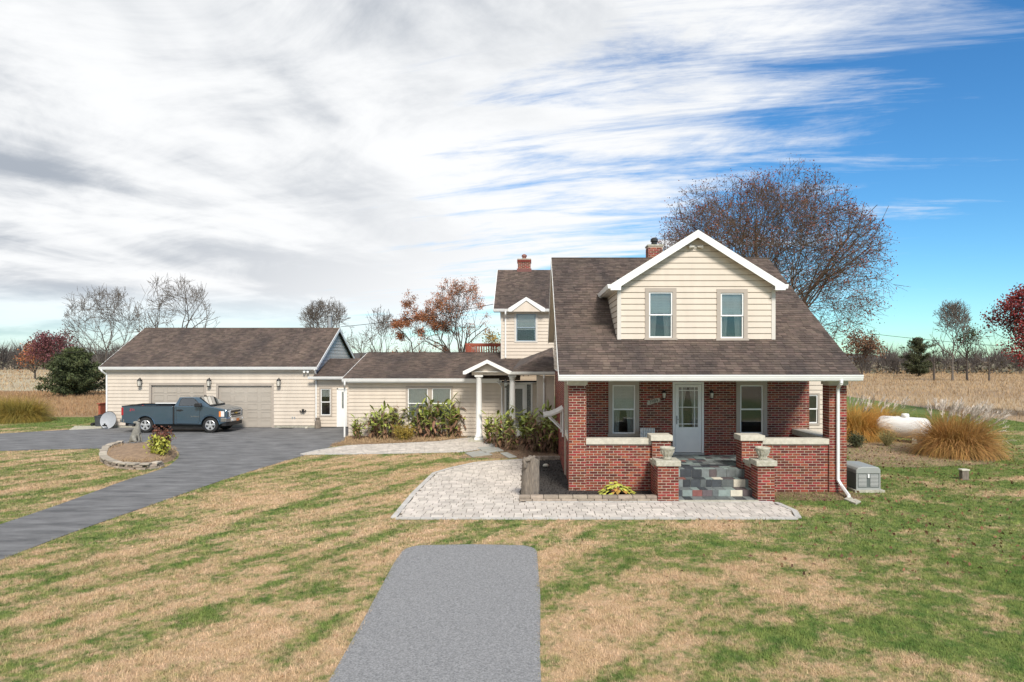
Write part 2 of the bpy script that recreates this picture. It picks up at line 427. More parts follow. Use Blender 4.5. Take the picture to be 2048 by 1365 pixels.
mat('maiden_green', (.33,.22,.035), .8, .3, 1.6, piece=.4, col2=(.17,.15,.03))
mat('plume', (.60,.53,.46), .9, .1, 4, piece=.15)
mat('field_grass', (.46,.32,.18), .9, .3, .09, piece=.28, col2=(.30,.20,.11), stretch=(.5,1,1))
mat('field_brown', (.37,.23,.12), .9, .3, .2, piece=.3, col2=(.27,.16,.08))
mat('field_soil', (.36,.265,.16), .95, .3, .06, .6, 3, col2=(.25,.17,.10))
mat('field_pale', (.40,.36,.24), .95, .3, .05, .6, 3, col2=(.30,.23,.16))
mat('hill', (.085,.092,.10), .95, .3, .02, col2=(.11,.10,.10))
mat('fallen', (.20,.10,.05), .9, .3, 5, piece=.4)
mat('wire', (.02,.02,.02), .7)
mat('vinyl_blue', (.30,.38,.45), .3, .1, 3)
glass_mat('pane', base=.06); glass_mat('car_glass', base=.25)
def lawn_mat(name, blade):
    m = bpy.data.materials.new(name); m.use_nodes = True; t = m.node_tree; n = t.nodes; l = t.links; b = n['Principled BSDF']
    b.inputs['Roughness'].default_value = .9; b.inputs['Specular IOR Level'].default_value = .2
    g = n.new('ShaderNodeNewGeometry')
    def nz(rot, s, scale, det, loc=(0,0,0)):
        m0 = n.new('ShaderNodeMapping'); m0.inputs['Rotation'].default_value = (0,0,R(rot)); l.new(g.outputs['Position'], m0.inputs[0])
        mp = n.new('ShaderNodeMapping'); mp.inputs['Scale'].default_value = (*s, 0); mp.inputs['Location'].default_value = loc
        l.new(m0.outputs[0], mp.inputs[0]); q = n.new('ShaderNodeTexNoise'); q.inputs['Scale'].default_value = scale
        q.inputs['Detail'].default_value = det; q.inputs['Roughness'].default_value = .62; l.new(mp.outputs[0], q.inputs['Vector']); return q.outputs[0]
    def mm(op, a, c):
        q = n.new('ShaderNodeMath'); q.operation = op
        for i, vv in enumerate((a, c)):
            if isinstance(vv, (int, float)): q.inputs[i].default_value = vv
            else: l.new(vv, q.inputs[i])
        return q.outputs[0]
    def mr(vv, a, c, d=0, e=1):
        q = n.new('ShaderNodeMapRange'); q.interpolation_type = 'SMOOTHSTEP'; l.new(vv, q.inputs[0])
        for i, z in enumerate((a, c, d, e)): q.inputs[i+1].default_value = z
        return q.outputs[0]
    sp = n.new('ShaderNodeSeparateXYZ'); l.new(g.outputs['Position'], sp.inputs[0])
    bigl = nz(-62, (.42, 1.5), .62, 4); bigr = nz(8, (.6, .9), .5, 4, (7,2,0))
    qx = mr(sp.outputs[0], .5, 4.0); bm_ = n.new('ShaderNodeMix'); l.new(qx, bm_.inputs[0]); l.new(bigl, bm_.inputs[2]); l.new(bigr, bm_.inputs[3]); big = bm_.outputs[0]
    med = nz(-35, (.8, 1.1), 1.9, 6, (3,5,0)); fine = nz(0, (1,1), 8, 5)
    right = mr(sp.outputs[0], 1.0, 9.0, 0, .062)            # greener towards the right-hand lawn
    back = mr(sp.outputs[1], 36, 44, 0, .14)
    val = mm('ADD', mm('ADD', mm('MULTIPLY', big, .50), mm('MULTIPLY', med, .36)), mm('ADD', mm('MULTIPLY', fine, .30), mm('ADD', right, back)))
    mask = mr(val, .51, .665)
    def mixc(f, a, c):
        q = n.new('ShaderNodeMix'); q.data_type = 'RGBA'
        if isinstance(f, float): q.inputs[0].default_value = f
        else: l.new(f, q.inputs[0])
        for i, vv in ((6, a), (7, c)):
            if isinstance(vv, tuple): q.inputs[i].default_value = (*vv, 1)
            else: l.new(vv, q.inputs[i])
        return q.outputs[2]
    tone = nz(60, (1, 1), 3.2, 6)
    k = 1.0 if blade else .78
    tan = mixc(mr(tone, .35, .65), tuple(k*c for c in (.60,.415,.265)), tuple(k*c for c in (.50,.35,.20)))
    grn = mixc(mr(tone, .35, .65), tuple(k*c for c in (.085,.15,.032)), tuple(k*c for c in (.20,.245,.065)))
    col = mixc(mask, tan, grn)
    if blade:
        h = n.new('ShaderNodeHueSaturation'); q = n.new('ShaderNodeMapRange'); l.new(g.outputs['Random Per Island'], q.inputs[0]); q.inputs[3].default_value = .7; q.inputs[4].default_value = 1.3
        l.new(q.outputs[0], h.inputs['Value']); l.new(col, h.inputs['Color']); col = h.outputs[0]
    else:
        bz = nz(0, (1,1), 30, 5); bp = n.new('ShaderNodeBump'); bp.inputs['Strength'].default_value = .8; bp.inputs['Distance'].default_value = .03
        l.new(bz, bp.inputs['Height']); l.new(bp.outputs[0], b.inputs['Normal'])
    l.new(col, b.inputs['Base Color']); MATS[name] = m
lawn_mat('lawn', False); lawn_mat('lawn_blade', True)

# ------------------------------------------------------------ the ground
def sheet(name, m, pts, z, kind='structure', thick=0):
    mb = MB()
    if thick: mb.prism(pts, z-thick, z, 'z')
    else: mb.poly([(x, y, z) for x, y in pts])
    return tag(mb.build(name, m), kind=kind)
gr = tag(MB().poly([(-2500,-60,-.02),(2500,-60,-.02),(2500,3500,-.02),(-2500,3500,-.02)]).build('ground', 'field_soil'), kind='structure')
LAWN = [(-60,-20),(40,-20),(36,10),(31,30),(30,40),(33,75),(14,84),(-8,60),(-12,49),(-30,45.5),(-60,46)]
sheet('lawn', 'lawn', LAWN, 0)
sheet('far_field', 'field_pale', [(-400,80),(-55,82),(-40,90),(-30,250),(-300,260)], -.005)
sheet('field_strip', 'field_brown', [(-70,46),(-30,45.5),(-24,47),(-24,82),(-90,84)], -.012)
def curve(pts, n=6):
    """Catmull-Rom through ground points"""
    res = []
    for i in range(len(pts)-1):
        p0 = pts[max(i-1, 0)]; p1 = pts[i]; p2 = pts[i+1]; p3 = pts[min(i+2, len(pts)-1)]
        for k in range(n):
            t = k/n
            res.append(tuple(.5*((2*p1[j])+(-p0[j]+p2[j])*t+(2*p0[j]-5*p1[j]+4*p2[j]-p3[j])*t*t+(-p0[j]+3*p1[j]-3*p2[j]+p3[j])*t**3) for j in (0, 1)))
    return res+[pts[-1]]
lo_edge = curve([G(-330,1260), G(-150,1180), G(0,1122), G(140,1068), G(300,1012), G(450,960), G(560,926), G(620,908), G(665,893), G(692,880)])
up_edge = curve([G(-330,1150), G(-150,1098), G(0,1050), G(130,1006), G(250,962), G(325,938), G(352,921), G(358,908), G(345,899), G(300,895), G(215,898), G(100,900), G(0,903), G(-200,905)])
DRIVE = lo_edge+[(-9.2,33.4),(-9.2,38.65),(-24.3,38.65),G(150,859.5),G(0,868),G(-200,872)]+up_edge[::-1]
sheet('driveway', 'asphalt', DRIVE, .012)
PAD = [(-2.30,3.0),(.12,3.0),(.10,9.0),(.13,11.2),(.09,13.75)]+[(.09-.4*(1-math.cos(t)), 13.75+.5*math.sin(t)) for t in [R(a) for a in range(15,91,15)]]+[(-1.2,14.32)]+[(-2.27-.37*math.sin(t), 13.75+.5*math.cos(t)) for t in [R(a) for a in range(5,91,17)]]+[(-2.64,13.0),(-2.50,9.6)]
sheet('asphalt_pad', 'asphalt_old', PAD, .010)
for q in [[G(138,861),G(205,857.5),G(214,853),G(150,853)]]: sheet('concrete_apron', 'old_concrete', q, .03, thick=.05)
# paved patio and walk: a dark joint bed with separate pavers on it
PATIO = [G(792,1038), G(832,988), G(872,948), G(905,938), G(955,927), G(1046,921), G(1042,1008), (5.98,18.42), (6.5,18.38), (6.62,17.4), (6.42,16.63)]
UPWALK = [G(606,910), G(640,902), G(700,893), G(800,889), G(880,885), G(935,877.5), G(985,879), G(992,886), G(972,897), G(925,904.5), G(800,907.5), G(700,909)]
def in_poly(poly, x, y):
    c = np.zeros(np.shape(x), bool); n = len(poly)
    for i in range(n):
        (x1, y1), (x2, y2) = poly[i], poly[(i+1) % n]
        if y1 == y2: continue
        c ^= ((y1 > y) != (y2 > y)) & (x < (x2-x1)*(y-y1)/(y2-y1)+x1)
    return c
pv_budget = [300]
def pave(name, poly, pitch, seed):
    r = random.Random(seed); bed = sheet(name, 'paver_joint', poly, .014); mb = MB()
    x0 = min(p[0] for p in poly); x1 = max(p[0] for p in poly); y0 = min(p[1] for p in poly); y1 = max(p[1] for p in poly)
    y = y0
    while y < y1:
        x = x0-r.uniform(0, .3)
        while x < x1:
            ln = r.choice((.17,.23,.23,.31)); cx_, cy_ = x+ln/2, y+pitch/2
            ok = all(bool(in_poly(poly, np.array(a), np.array(b))) for a, b in ((x+.02,y+.02),(x+ln-.02,y+.02),(x+.02,y+pitch-.02),(x+ln-.02,y+pitch-.02)))
            h = .036+r.uniform(-.003,.003); g = .008
            if ok:
                if pv_budget[0] > 0 and name == 'paved_patio':
                    pv_budget[0] -= 1
                    shared_piece('paver', ('paver', ln), lambda: MB().box(-ln/2+g, ln/2-g, -pitch/2+g, pitch/2-g, .016, .036), 'paver', bed, (cx_, cy_, r.uniform(-.003,.003)))
                else: mb.box(x+g, x+ln-g, y+g, y+pitch-g, .016, h)
            else:
                for i in range(3):
                    for j in range(3):
                        xa, ya = x+ln*i/3, y+pitch*j/3
                        if all(bool(in_poly(poly, np.array(a), np.array(b))) for a, b in ((xa,ya),(xa+ln/3,ya),(xa,ya+pitch/3),(xa+ln/3,ya+pitch/3))): mb.box(xa+(g if i == 0 else 0), xa+ln/3-(g if i == 2 else 0), ya+(g if j == 0 else 0), ya+pitch/3-(g if j == 2 else 0), .016, .036)
            x += ln
        y += pitch
    tag(mb.build('pavers', 'paver', bed, fix=False), kind='stuff')
    # soldier course along the outline
    ed = MB(); n = len(poly)
    for i in range(n):
        a = Vector((*poly[i], 0)); b = Vector((*poly[(i+1) % n], 0)); d = b-a; k = max(1, int(d.length/.3)); d.normalize(); nn = Vector((-d.y, d.x, 0))
        for j in range(k):
            s, e = a.lerp(b, j/k), a.lerp(b, (j+1)/k); e2 = e-d*.01
            ed.add([s-nn*.01+Vector((0,0,.01)), e2-nn*.01+Vector((0,0,.01)), e2+nn*.13+Vector((0,0,.01)), s+nn*.13+Vector((0,0,.01)),
                    s-nn*.01+Vector((0,0,.041)), e2-nn*.01+Vector((0,0,.041)), e2+nn*.13+Vector((0,0,.041)), s+nn*.13+Vector((0,0,.041))],
                   [(4,5,6,7),(0,1,5,4),(1,2,6,5),(2,3,7,6),(3,0,4,7)])
    ed.build('edge_course', 'paver_edge', bed)
    return bed
pave('paved_patio', PATIO, .235, 3); pave('paved_walk', UPWALK, .22, 4)
FL = [[(955,897),(1000,893),(1012,903),(970,908)],[(1000,908),(1050,903),(1068,911),(1018,918)],[(930,908),(960,903),(985,911),(945,916)],[(985,893),(1030,890),(1040,898),(1008,902)],[(1020,899),(1052,896),(1075,902),(1030,905)]]
fs = None
for q in FL:
    pts = [G(*p) for p in q]
    if fs is None: fs = tag(MB().poly([(*G(915,917),.008),(*G(1085,917),.008),(*G(1085,888),.008),(*G(960,890),.008)]).build('flagstone_path', 'straw_soil'), kind='structure')
    MB().prism(pts, .005, .045, 'z').build('flagstone', 'flagstone', fs, bevel=.01)
MULCH = [G(1046,925), (1.10,26), (1.10,19.9), (4.0,19.9), (3.4,18.7), (-.33,18.75)]
sheet('mulch_bed', 'mulch', MULCH, .055, thick=.06)
BED1 = [G(690,884), G(660,893), G(700,891), G(800,888), G(880,884), G(935,877), (-3.2,33.6), (-9.2,33.6)]
sheet('planting_bed', 'straw_soil', BED1, .05, thick=.06)
BED2 = [G(985,884), G(1000,900), G(1045,921), G(1115,921), (1.06,31.5), (-1.2,32.6)]
sheet('planting_bed', 'straw_soil', BED2, .05, thick=.06)
BED3 = [G(1700,925), G(1780,935), G(1880,934), G(1990,925), G(1960,895), G(1840,884), G(1700,872)]
sheet('planting_bed', 'straw_soil', curve(BED3+[BED3[0]], 5)[:-1], .008)
BED4 = [(6.7,19.9),(9.3,19.9),(9.6,19.2),(8.2,18.7),(6.7,18.8)]
sheet('planting_bed', 'straw_soil', BED4, .006)

# ------------------------------------------------------------ brick house
HX0, HX1, YF, YB = 1.064, 9.155, 19.9, 22.8
FX = (1,0,0); FN = (0,-1,0)
house = thing('brick_house', ((HX0+HX1)/2, YF, 0), 'red brick bungalow with front porch, brown shingle roof and beige dormer', 'house')
ZC = 3.30          # underside of porch beam
EAVE_Y, EAVE_Z, RG_Y, RG_Z, BK_Y = 19.5, 3.457, 27.2, 7.905, 32.5
SL = (RG_Z-EAVE_Z)/(RG_Y-EAVE_Y)
RX0, RX1 = .757, 9.386
PF = .71           # porch floor
# columns
for cx0 in (HX0, HX1-.5):
    c = bx('column', 'mortar', house, cx0, cx0+.5, YF, YF+.45, 0, ZC-.16)
    brickwork(c, (cx0,YF,0), FX, FN, .5, ZC-.16, single=False)
    brickwork(c, (cx0,YF+.45,0), (0,-1,0), (-1,0,0), .45, ZC-.16, phase=1)
    brickwork(c, (cx0+.5,YF,0), (0,1,0), (1,0,0), .45, ZC-.16, phase=1)
    bx('capital', 'cap_stone', c, cx0-.04, cx0+.54, YF-.04, YF+.49, ZC-.16, ZC)
bx('porch_beam', 'taupe_trim', house, HX0+.5, HX1-.5, YF+.1, YF+.35, ZC-.02, ZC+.16)
# low porch walls with stone caps
XL0, XL1 = HX0+.5, PX(1306,19.9); XR0, XR1 = PX(1524,19.9), HX1-.5
for a, b in ((XL0, XL1), (XR0, XR1)):
    lw = bx('low_wall', 'mortar', house, a, b, YF+.06, YF+.32, 0, 1.40)
    brickwork(lw, (a,YF+.06,0), FX, FN, b-a, 1.40, single=True)
    bx('wall_cap', 'cap_stone', lw, a-.03, b+.03, YF-.0, YF+.38, 1.40, 1.565, bevel=.012)
sw = bx('low_wall', 'mortar', house, HX1-.42, HX1-.06, YF+.45, YB, 0, 1.40)
brickwork(sw, (HX1-.42,YB,0), (0,-1,0), (-1,0,0), YB-YF-.45, 1.4)
bx('wall_cap', 'cap_stone', sw, HX1-.5, HX1+.0, YF+.46, YB-.01, 1.40, 1.565, bevel=.012)
sw = bx('low_wall', 'mortar', house, HX0+.06, HX0+.42, YF+.45, YB, 0, 1.40)
brickwork(sw, (HX0+.06,YB,0), (0,-1,0), (-1,0,0), YB-YF-.45, 1.4)
bx('wall_cap', 'cap_stone', sw, HX0, HX0+.5, YF+.46, YB-.01, 1.40, 1.565, bevel=.012)
# inner piers by the steps
for a, b in ((PX(1305,19.8), PX(1341,19.8)), (PX(1484,19.8), PX(1525,19.8))):
    p = bx('pier', 'mortar', house, a, b, YF-.1, YF+.45, 0, 1.52)
    brickwork(p, (a,YF-.1,0), FX, FN, b-a, 1.52, phase=1)
    brickwork(p, (a,YF+.45,0), (0,-1,0), (-1,0,0), .55, 1.52)
    brickwork(p, (b,YF-.1,0), (0,1,0), (1,0,0), .55, 1.52)
    bx('pier_cap', 'cap_stone', p, a-.06, b+.06, YF-.16, YF+.51, 1.52, 1.68, bevel=.015)
# front piers with cheek walls
SX0, SX1 = PX(1357,18.55), PX(1516,18.55)
for a, b, ca, cb in ((PX(1316,18.55), SX0, PX(1318,18.55), SX0-.02), (SX1, PX(1549,18.55), SX1+.02, SX1+.30)):
    p = bx('pier', 'mortar', house, a, b, 18.55, 19.1, 0, .98)
    brickwork(p, (a,18.55,0), FX, FN, b-a, .98)
    brickwork(p, (a,19.1,0), (0,-1,0), (-1,0,0), .55, .98, phase=1)
    brickwork(p, (b,18.55,0), (0,1,0), (1,0,0), .55, .98, phase=1)
    bx('pier_cap', 'old_concrete', p, a-.06, b+.06, 18.49, 19.16, .98, 1.13, bevel=.015)
    ck = bx('cheek_wall', 'mortar', house, ca, cb, 19.1, YF-.1, 0, .90)
    brickwork(ck, (ca,YF-.1,0), (0,-1,0), (-1,0,0), YF-.2-19.0, .90)
    bx('wall_cap', 'old_concrete', ck, ca-.05, cb+.05, 19.165, YF-.105, .90, 1.02, bevel=.012)
# porch floor, steps and slate tiles
floor = bx('porch_floor', 'grout', house, HX0+.45, HX1-.45, YF+.33, YB, .1, PF-.02)
bx('landing', 'grout', house, SX0+.002, SX1-.002, 19.781, YF+.33, .1, PF-.02)
SM = ['slate','slate','slate_green','slate_dark','slate_purple','slate_green','slate','slate_dark','slate_green','slate']
def tiles(parent, x0, x1, y0, y1, z, vert=None, red=.04, pale=0, rows=1):
    """slate tiles: flat between y0..y1 at z, or (vert=(z0,z1)) on a riser at y0"""
    r = rnd
    for k in range(rows):
        x = x0-r.uniform(0,.1)
        ya, yb = y0+(y1-y0)*k/rows, y0+(y1-y0)*(k+1)/rows
        while x < x1-.02:
            ln = r.choice((.16,.22,.28,.34)); a, b = max(x,x0)+.006, min(x+ln,x1)-.006; x += ln
            if b-a < .03: continue
            m = 'slate_red' if r.random() < red else ('slate_cream' if r.random() < pale else r.choice(SM))
            if vert: bx('slate_tile', m, parent, a, b, y0-.018-r.uniform(0,.004), y0, vert[0]+.005, vert[1]-.005)
            else: bx('slate_tile', m, parent, a, b, ya+.006, yb-.006, z, z+.018+r.uniform(0,.004))
tiles(floor, HX0+.5, HX1-.5, YF+.40, 22.7, PF-.02, rows=8, red=.05)
tiles(floor, SX0+.01, SX1-.01, 19.79, YF+.39, PF-.02, rows=2, red=.05)
steps = MB()
lv = [(19.78, .71), (19.42, .475), (19.02, .25)]
steps.box(SX0, SX1+.02, 19.43, 19.78, 0, .455); steps.box(SX0, SX1+.05, 19.03, 19.43, 0, .23); steps.box(SX0, SX1, 18.50, 19.03, 0, .05)
steps = steps.build('porch_steps', 'grout', house)
bx('step_slab', 'old_concrete', steps, SX0+.002, SX1-.002, 18.44, 18.56, 0, .062)
tiles(steps, SX0, SX1+.02, 19.78, 0, 0, vert=(.475,.705), pale=0)
tiles(steps, SX0, SX1+.02, 19.44, 19.76, .455, pale=.05)
tiles(steps, SX0, SX1+.04, 19.43, 0, 0, vert=(.25,.47), pale=.15, red=.03)
tiles(steps, SX0, SX1+.05, 19.04, 19.41, .23, pale=.05, red=.04)
tiles(steps, SX0, SX1, 19.03, 0, 0, vert=(.065,.245), pale=.2, red=.06)
tiles(steps, SX0, SX1, 18.57, 19.0, .05, red=.06)
# back wall of the porch with openings
BWX1 = 9.24
ops = [(PX(1217,YB)-HX0, PX(1277.6,YB)-HX0, 1.40, 3.15), (PX(1345,YB)-HX0, PX(1407,YB)-HX0, PF, 3.13), (PX(1472,YB)-HX0, PX(1533,YB)-HX0, 1.40, 3.15)]
bw = backing('wall', 'mortar', house, (HX0,YB,0), FX, FN, [(0,0),(BWX1-HX0,0),(BWX1-HX0,3.6),(0,3.6)], ops, .2)
brickwork(bw, (HX0,YB,0), FX, FN, BWX1-HX0, 3.36, [(o[0]-.0,o[1],o[2],o[3]) for o in ops])
for k in (0, 2):
    o = ops[k]; window(house, YB, HX0+o[0]-.005, HX0+o[1]+.005, o[2], o[3]+.005, .13, 'taupe_trim', True, .5 if k == 0 else 0, 'white_trim', curtain=(k == 0))
    bx('window_apron', 'taupe_trim', house, HX0+o[0]-.02, HX0+o[1]+.02, YB-.03, YB-.002, 1.22, 1.329)
# front storm door
dx0, dx1 = HX0+ops[1][0], HX0+ops[1][1]
door = MB().box(dx0,dx0+.07,YB-.06,YB+.05,PF,3.13).box(dx1-.07,dx1,YB-.06,YB+.05,PF,3.13).box(dx0+.07,dx1-.07,YB-.06,YB+.05,3.05,3.13).build('door', 'white_trim', house)
dl = MB(); a, b = dx0+.08, dx1-.08; g0, g1, h0, h1 = a+.12, b-.12, 1.62, 2.95
dl.box(a,b,YB-.05,YB-.01,PF+.07,h0).box(a,b,YB-.05,YB-.01,h1,3.04).box(a,g0,YB-.05,YB-.01,h0,h1).box(g1,b,YB-.05,YB-.01,h0,h1)
dl.build('door_leaf', 'white_trim', door, bevel=.006)
[MB().box(a+.13,b-.13,YB-.056,YB-.049,q0,q1).build('door_panel', 'white_trim', door, bevel=.003) for q0, q1 in ((1.33,1.50),(1.02,1.27))]
bx('pane', 'pane', door, g0, g1, YB-.035, YB-.03, h0, h1)
mu = MB()
for q in (.18, .82): mu.box(g0+(g1-g0)*q-.01, g0+(g1-g0)*q+.01, YB-.045, YB-.026, h0, h1)
for q in (.08, .5, .92): mu.box(g0, g1, YB-.047, YB-.024, h0+(h1-h0)*q-.012, h0+(h1-h0)*q+.012)
mu.build('muntin', 'white_trim', door)
cu = MB()
for sgn, xs in ((1,g0),(-1,g1)):
    pts = []
    for i in range(11):
        for zq, sp in ((h0,.30),((h0+h1)/2,.26),(h1,.46)): pts.append((xs+sgn*(g1-g0)*sp*i/10, YB+.03+.015*math.sin(i*2.2), zq))
    cu.add(pts, [(3*i+j,3*i+3+j,3*i+4+j,3*i+1+j) for i in range(10) for j in (0,1)])
cu.build('curtain', 'curtain', door)
MB().tube((a+.05,YB-.07,1.75),(a+.05,YB-.07,1.98),.012).box(a+.03,a+.07,YB-.066,YB-.049,1.72,2.0).tube((a+.05,YB-.085,1.88),(a+.15,YB-.085,1.88),.01).build('handle', 'grey_metal', door)
bx('threshold', 'grey_metal', door, dx0, dx1, YB-.12, YB-.061, PF, PF+.06)
# interior darkness: floor slab and inner partition so windows look into a room
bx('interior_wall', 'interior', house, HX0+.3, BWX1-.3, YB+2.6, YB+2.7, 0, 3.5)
bx('ceiling', 'white_trim', house, RX0+.1, RX1-.1, EAVE_Y+.15, YB+3, ZC+.17, ZC+.20)
# left and right side walls
lwl = backing('wall', 'mortar', house, (HX0,BK_Y-.3,0), (0,-1,0), (-1,0,0), [(0,0),(BK_Y-.3-YB+.2,0),(BK_Y-.3-YB+.2,3.5),(0,3.5)], [], .2)
brickwork(lwl, (HX0,BK_Y-.3,0), (0,-1,0), (-1,0,0), BK_Y-.3-YB, 3.45)
rwl = backing('wall', 'mortar', house, (BWX1,YB,0), (0,1,0), (1,0,0), [(0.2,0),(BK_Y-.3-YB,0),(BK_Y-.3-YB,3.5),(.2,3.5)], [], .2)
brickwork(rwl, (BWX1,YB,0), (0,1,0), (1,0,0), BK_Y-.3-YB, 3.45)
# gables above the side walls, sided
for X_, Nn, U_, O_ in ((HX0-.02, (-1,0,0), (0,-1,0), BK_Y-.3), (BWX1+.02, (1,0,0), (0,1,0), EAVE_Y+.5)):
    def uy(y): return (O_-y) if U_[1] < 0 else (y-O_)
    def rz_(y): return (EAVE_Z+(y-EAVE_Y)*SL if y < RG_Y else RG_Z-(y-RG_Y)*SL)-.22
    pol = [(uy(EAVE_Y+.5), 3.4), (uy(EAVE_Y+.5), rz_(EAVE_Y+.5)), (uy(RG_Y), rz_(RG_Y)), (uy(BK_Y-.3), rz_(BK_Y-.3)), (uy(BK_Y-.3), 3.4)]
    siding(house, (X_,O_,0), U_, Nn, pol, [], .18, 'siding', base='gable_wall')
bx('wall', 'siding', house, HX0, BWX1, BK_Y-.5, BK_Y-.3, 0, 4.6)
# main roof
def slab(name, m, parent, pts, th):
    n = len(pts); p = [Vector(q) for q in pts]; nn = (p[1]-p[0]).cross(p[2]-p[0]).normalized()
    if nn.z < 0: nn = -nn
    vs = p+[q-nn*th for q in p]
    return MB().add(vs, [tuple(range(n)), tuple(range(2*n-1,n-1,-1))]+[(i,(i+1)%n,n+(i+1)%n,n+i) for i in range(n)]).build(name, m, parent)
DX0, DX1, DY = 2.67, 7.535, 21.3           # dormer walls and front
DEZ, DAZ = 6.18, 7.86                      # dormer eave and apex
DOX0, DOX1, DOY = 2.40, 7.78, 21.0
DCX = (DOX0+DOX1)/2
Sup = Vector((0, RG_Y-EAVE_Y, RG_Z-EAVE_Z)); SLEN = Sup.length
roof = slab('roof', 'flashing', house, [(RX0,EAVE_Y,EAVE_Z),(RX1,EAVE_Y,EAVE_Z),(RX1,RG_Y,RG_Z),(RX0,RG_Y,RG_Z)], .12)
def under_dormer(p):
    if not (DX0+.02 < p.x < DX1-.02) or p.y < DY-.02: return False
    hw = (DX1-DX0)/2; z_d = DEZ+(DAZ-DEZ)*(1-abs(p.x-DCX)/(hw+.26))
    return p.z < z_d-.02
shingles(roof, (RX0,EAVE_Y-.02,EAVE_Z-.012), FX, Sup, [(0,0),(RX1-RX0,0),(RX1-RX0,SLEN),(0,SLEN)], single=True, opens=under_dormer)
rb = slab('roof', 'flashing', house, [(RX0,RG_Y,RG_Z),(RX1,RG_Y,RG_Z),(RX1,BK_Y,RG_Z-(BK_Y-RG_Y)*SL),(RX0,BK_Y,RG_Z-(BK_Y-RG_Y)*SL)], .12)
bx('ridge_cap', 'shingle', house, RX0, RX1, RG_Y-.1, RG_Y+.1, RG_Z-.035, RG_Z+.018)
for xa, xb in ((RX0+.012, HX0-.03), (BWX1+.03, RX1-.012)):
    for ya, za, yb_, zb_ in ((EAVE_Y+.3, EAVE_Z+.3*SL, RG_Y, RG_Z), (RG_Y, RG_Z, BK_Y, RG_Z-(BK_Y-RG_Y)*SL)):
        if xb-xa > .02: slab('soffit', 'siding', house, [(xa,ya,za-.16),(xb,ya,za-.16),(xb,yb_,zb_-.16),(xa,yb_,zb_-.16)], .02)
# rakes
for X_ in (RX0-.02, RX1-.01):
    rk = MB(); rk.prism([(EAVE_Y,EAVE_Z-.02),(RG_Y,RG_Z-.02),(BK_Y,RG_Z-(BK_Y-RG_Y)*SL-.02),(BK_Y,RG_Z-(BK_Y-RG_Y)*SL-.22),(RG_Y,RG_Z-.24),(EAVE_Y,EAVE_Z-.2)], X_, X_+.03, 'x')
    rk.build('rake_board', 'white_trim', house)
def gutter(parent, x0, x1, y, z, h=.15):
    """K-style gutter along x, its back at depth y, rim at height z"""
    pr = [(y,z),(y-.125,z),(y-.125,z-.03),(y-.11,z-.045),(y-.105,z-.08),(y-.075,z-h),(y,z-h)]
    return MB().prism(pr, x0, x1, 'x').build('gutter', 'white_trim', parent)
gutter(house, RX0-.02, RX1+.03, EAVE_Y+.01, EAVE_Z-.015, .16)
bx('fascia', 'white_trim', house, RX0+.03, RX1-.03, EAVE_Y+.015, EAVE_Y+.05, EAVE_Z-.2, EAVE_Z-.08)
bx('soffit', 'white_trim', house, RX0+.03, RX1-.03, EAVE_Y+.05, YF+.1, ZC+.0, ZC+.02)
def spout(parent, pts, w_=.045, m='white_trim'): return MB().path(pts, w_, 6).build('downspout', m, parent)
spout(house, [(PX(1681,19.5),19.45,3.31),(PX(1681,19.5),19.45,3.2),(PX(1677,19.8),19.83,3.05),(PX(1677,19.8),19.83,.38),(PX(1681,19.8),19.72,.22),(PX(1700,18.9),18.95,.08)], .05)
tag(MB().prism([G(1688,1001),G(1712,1011),G(1722,1006),G(1698,996)], 0, .05, 'z').build('splash_block', 'old_concrete', None, bevel=.01), 'grey concrete splash block under the porch downspout', 'splash block')
# dormer
dops = [(PX(1290,DY)-DX0, PX(1352,DY)-DX0, PZ(676,DY)-4.3, PZ(577,DY)-4.3), (PX(1433,DY)-DX0, PX(1494,DY)-DX0, PZ(677,DY)-4.3, PZ(579,DY)-4.3)]
zb = 4.50; hw = (DX1-DX0)/2
apex_w = DEZ+(DAZ-DEZ)*(1-0/(hw+.26))-.12; eave_w = DEZ+(DAZ-DEZ)*(.26/(hw+.26))-.12
siding(house, (DX0,DY,4.3), FX, FN, [(0,zb-4.3),(DX1-DX0,zb-4.3),(DX1-DX0,eave_w-4.3),(hw,apex_w-4.3),(0,eave_w-4.3)], dops, .183, 'siding', base='dormer_wall')
for o in dops: window(house, DY, DX0+o[0]-.004, DX0+o[1]+.004, 4.3+o[2], 4.3+o[3]+.004, .12, 'taupe_trim', True, .45, 'white_trim', curtain=True)
[MB().box(q0,q1,DY-.055,DY+.06,zb,DEZ+.02).build('corner_board', 'siding_white', house) for q0, q1 in ((DX0-.03,DX0+.09),(DX1-.09,DX1+.03))]
yb = EAVE_Y+(DEZ-EAVE_Z)/SL+.05
for X_, Nn, U_, O_ in ((DX0, (-1,0,0), (0,-1,0), yb), (DX1, (1,0,0), (0,1,0), DY)):
    u0, u1 = (0, yb-DY-.02) if U_[1] < 0 else (.02, yb-DY)
    pol = [(yb-DY-.02, zb-.2), (yb-DY-.02, DEZ), (0, DEZ)] if U_[1] < 0 else [(.02, zb-.2), (yb-DY, DEZ), (.02, DEZ)]
    siding(house, (X_,O_,0), U_, Nn, pol, [], .183, 'siding', base='dormer_cheek')
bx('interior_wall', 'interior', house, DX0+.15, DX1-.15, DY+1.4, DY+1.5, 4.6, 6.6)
yr = EAVE_Y+(DAZ-EAVE_Z)/SL
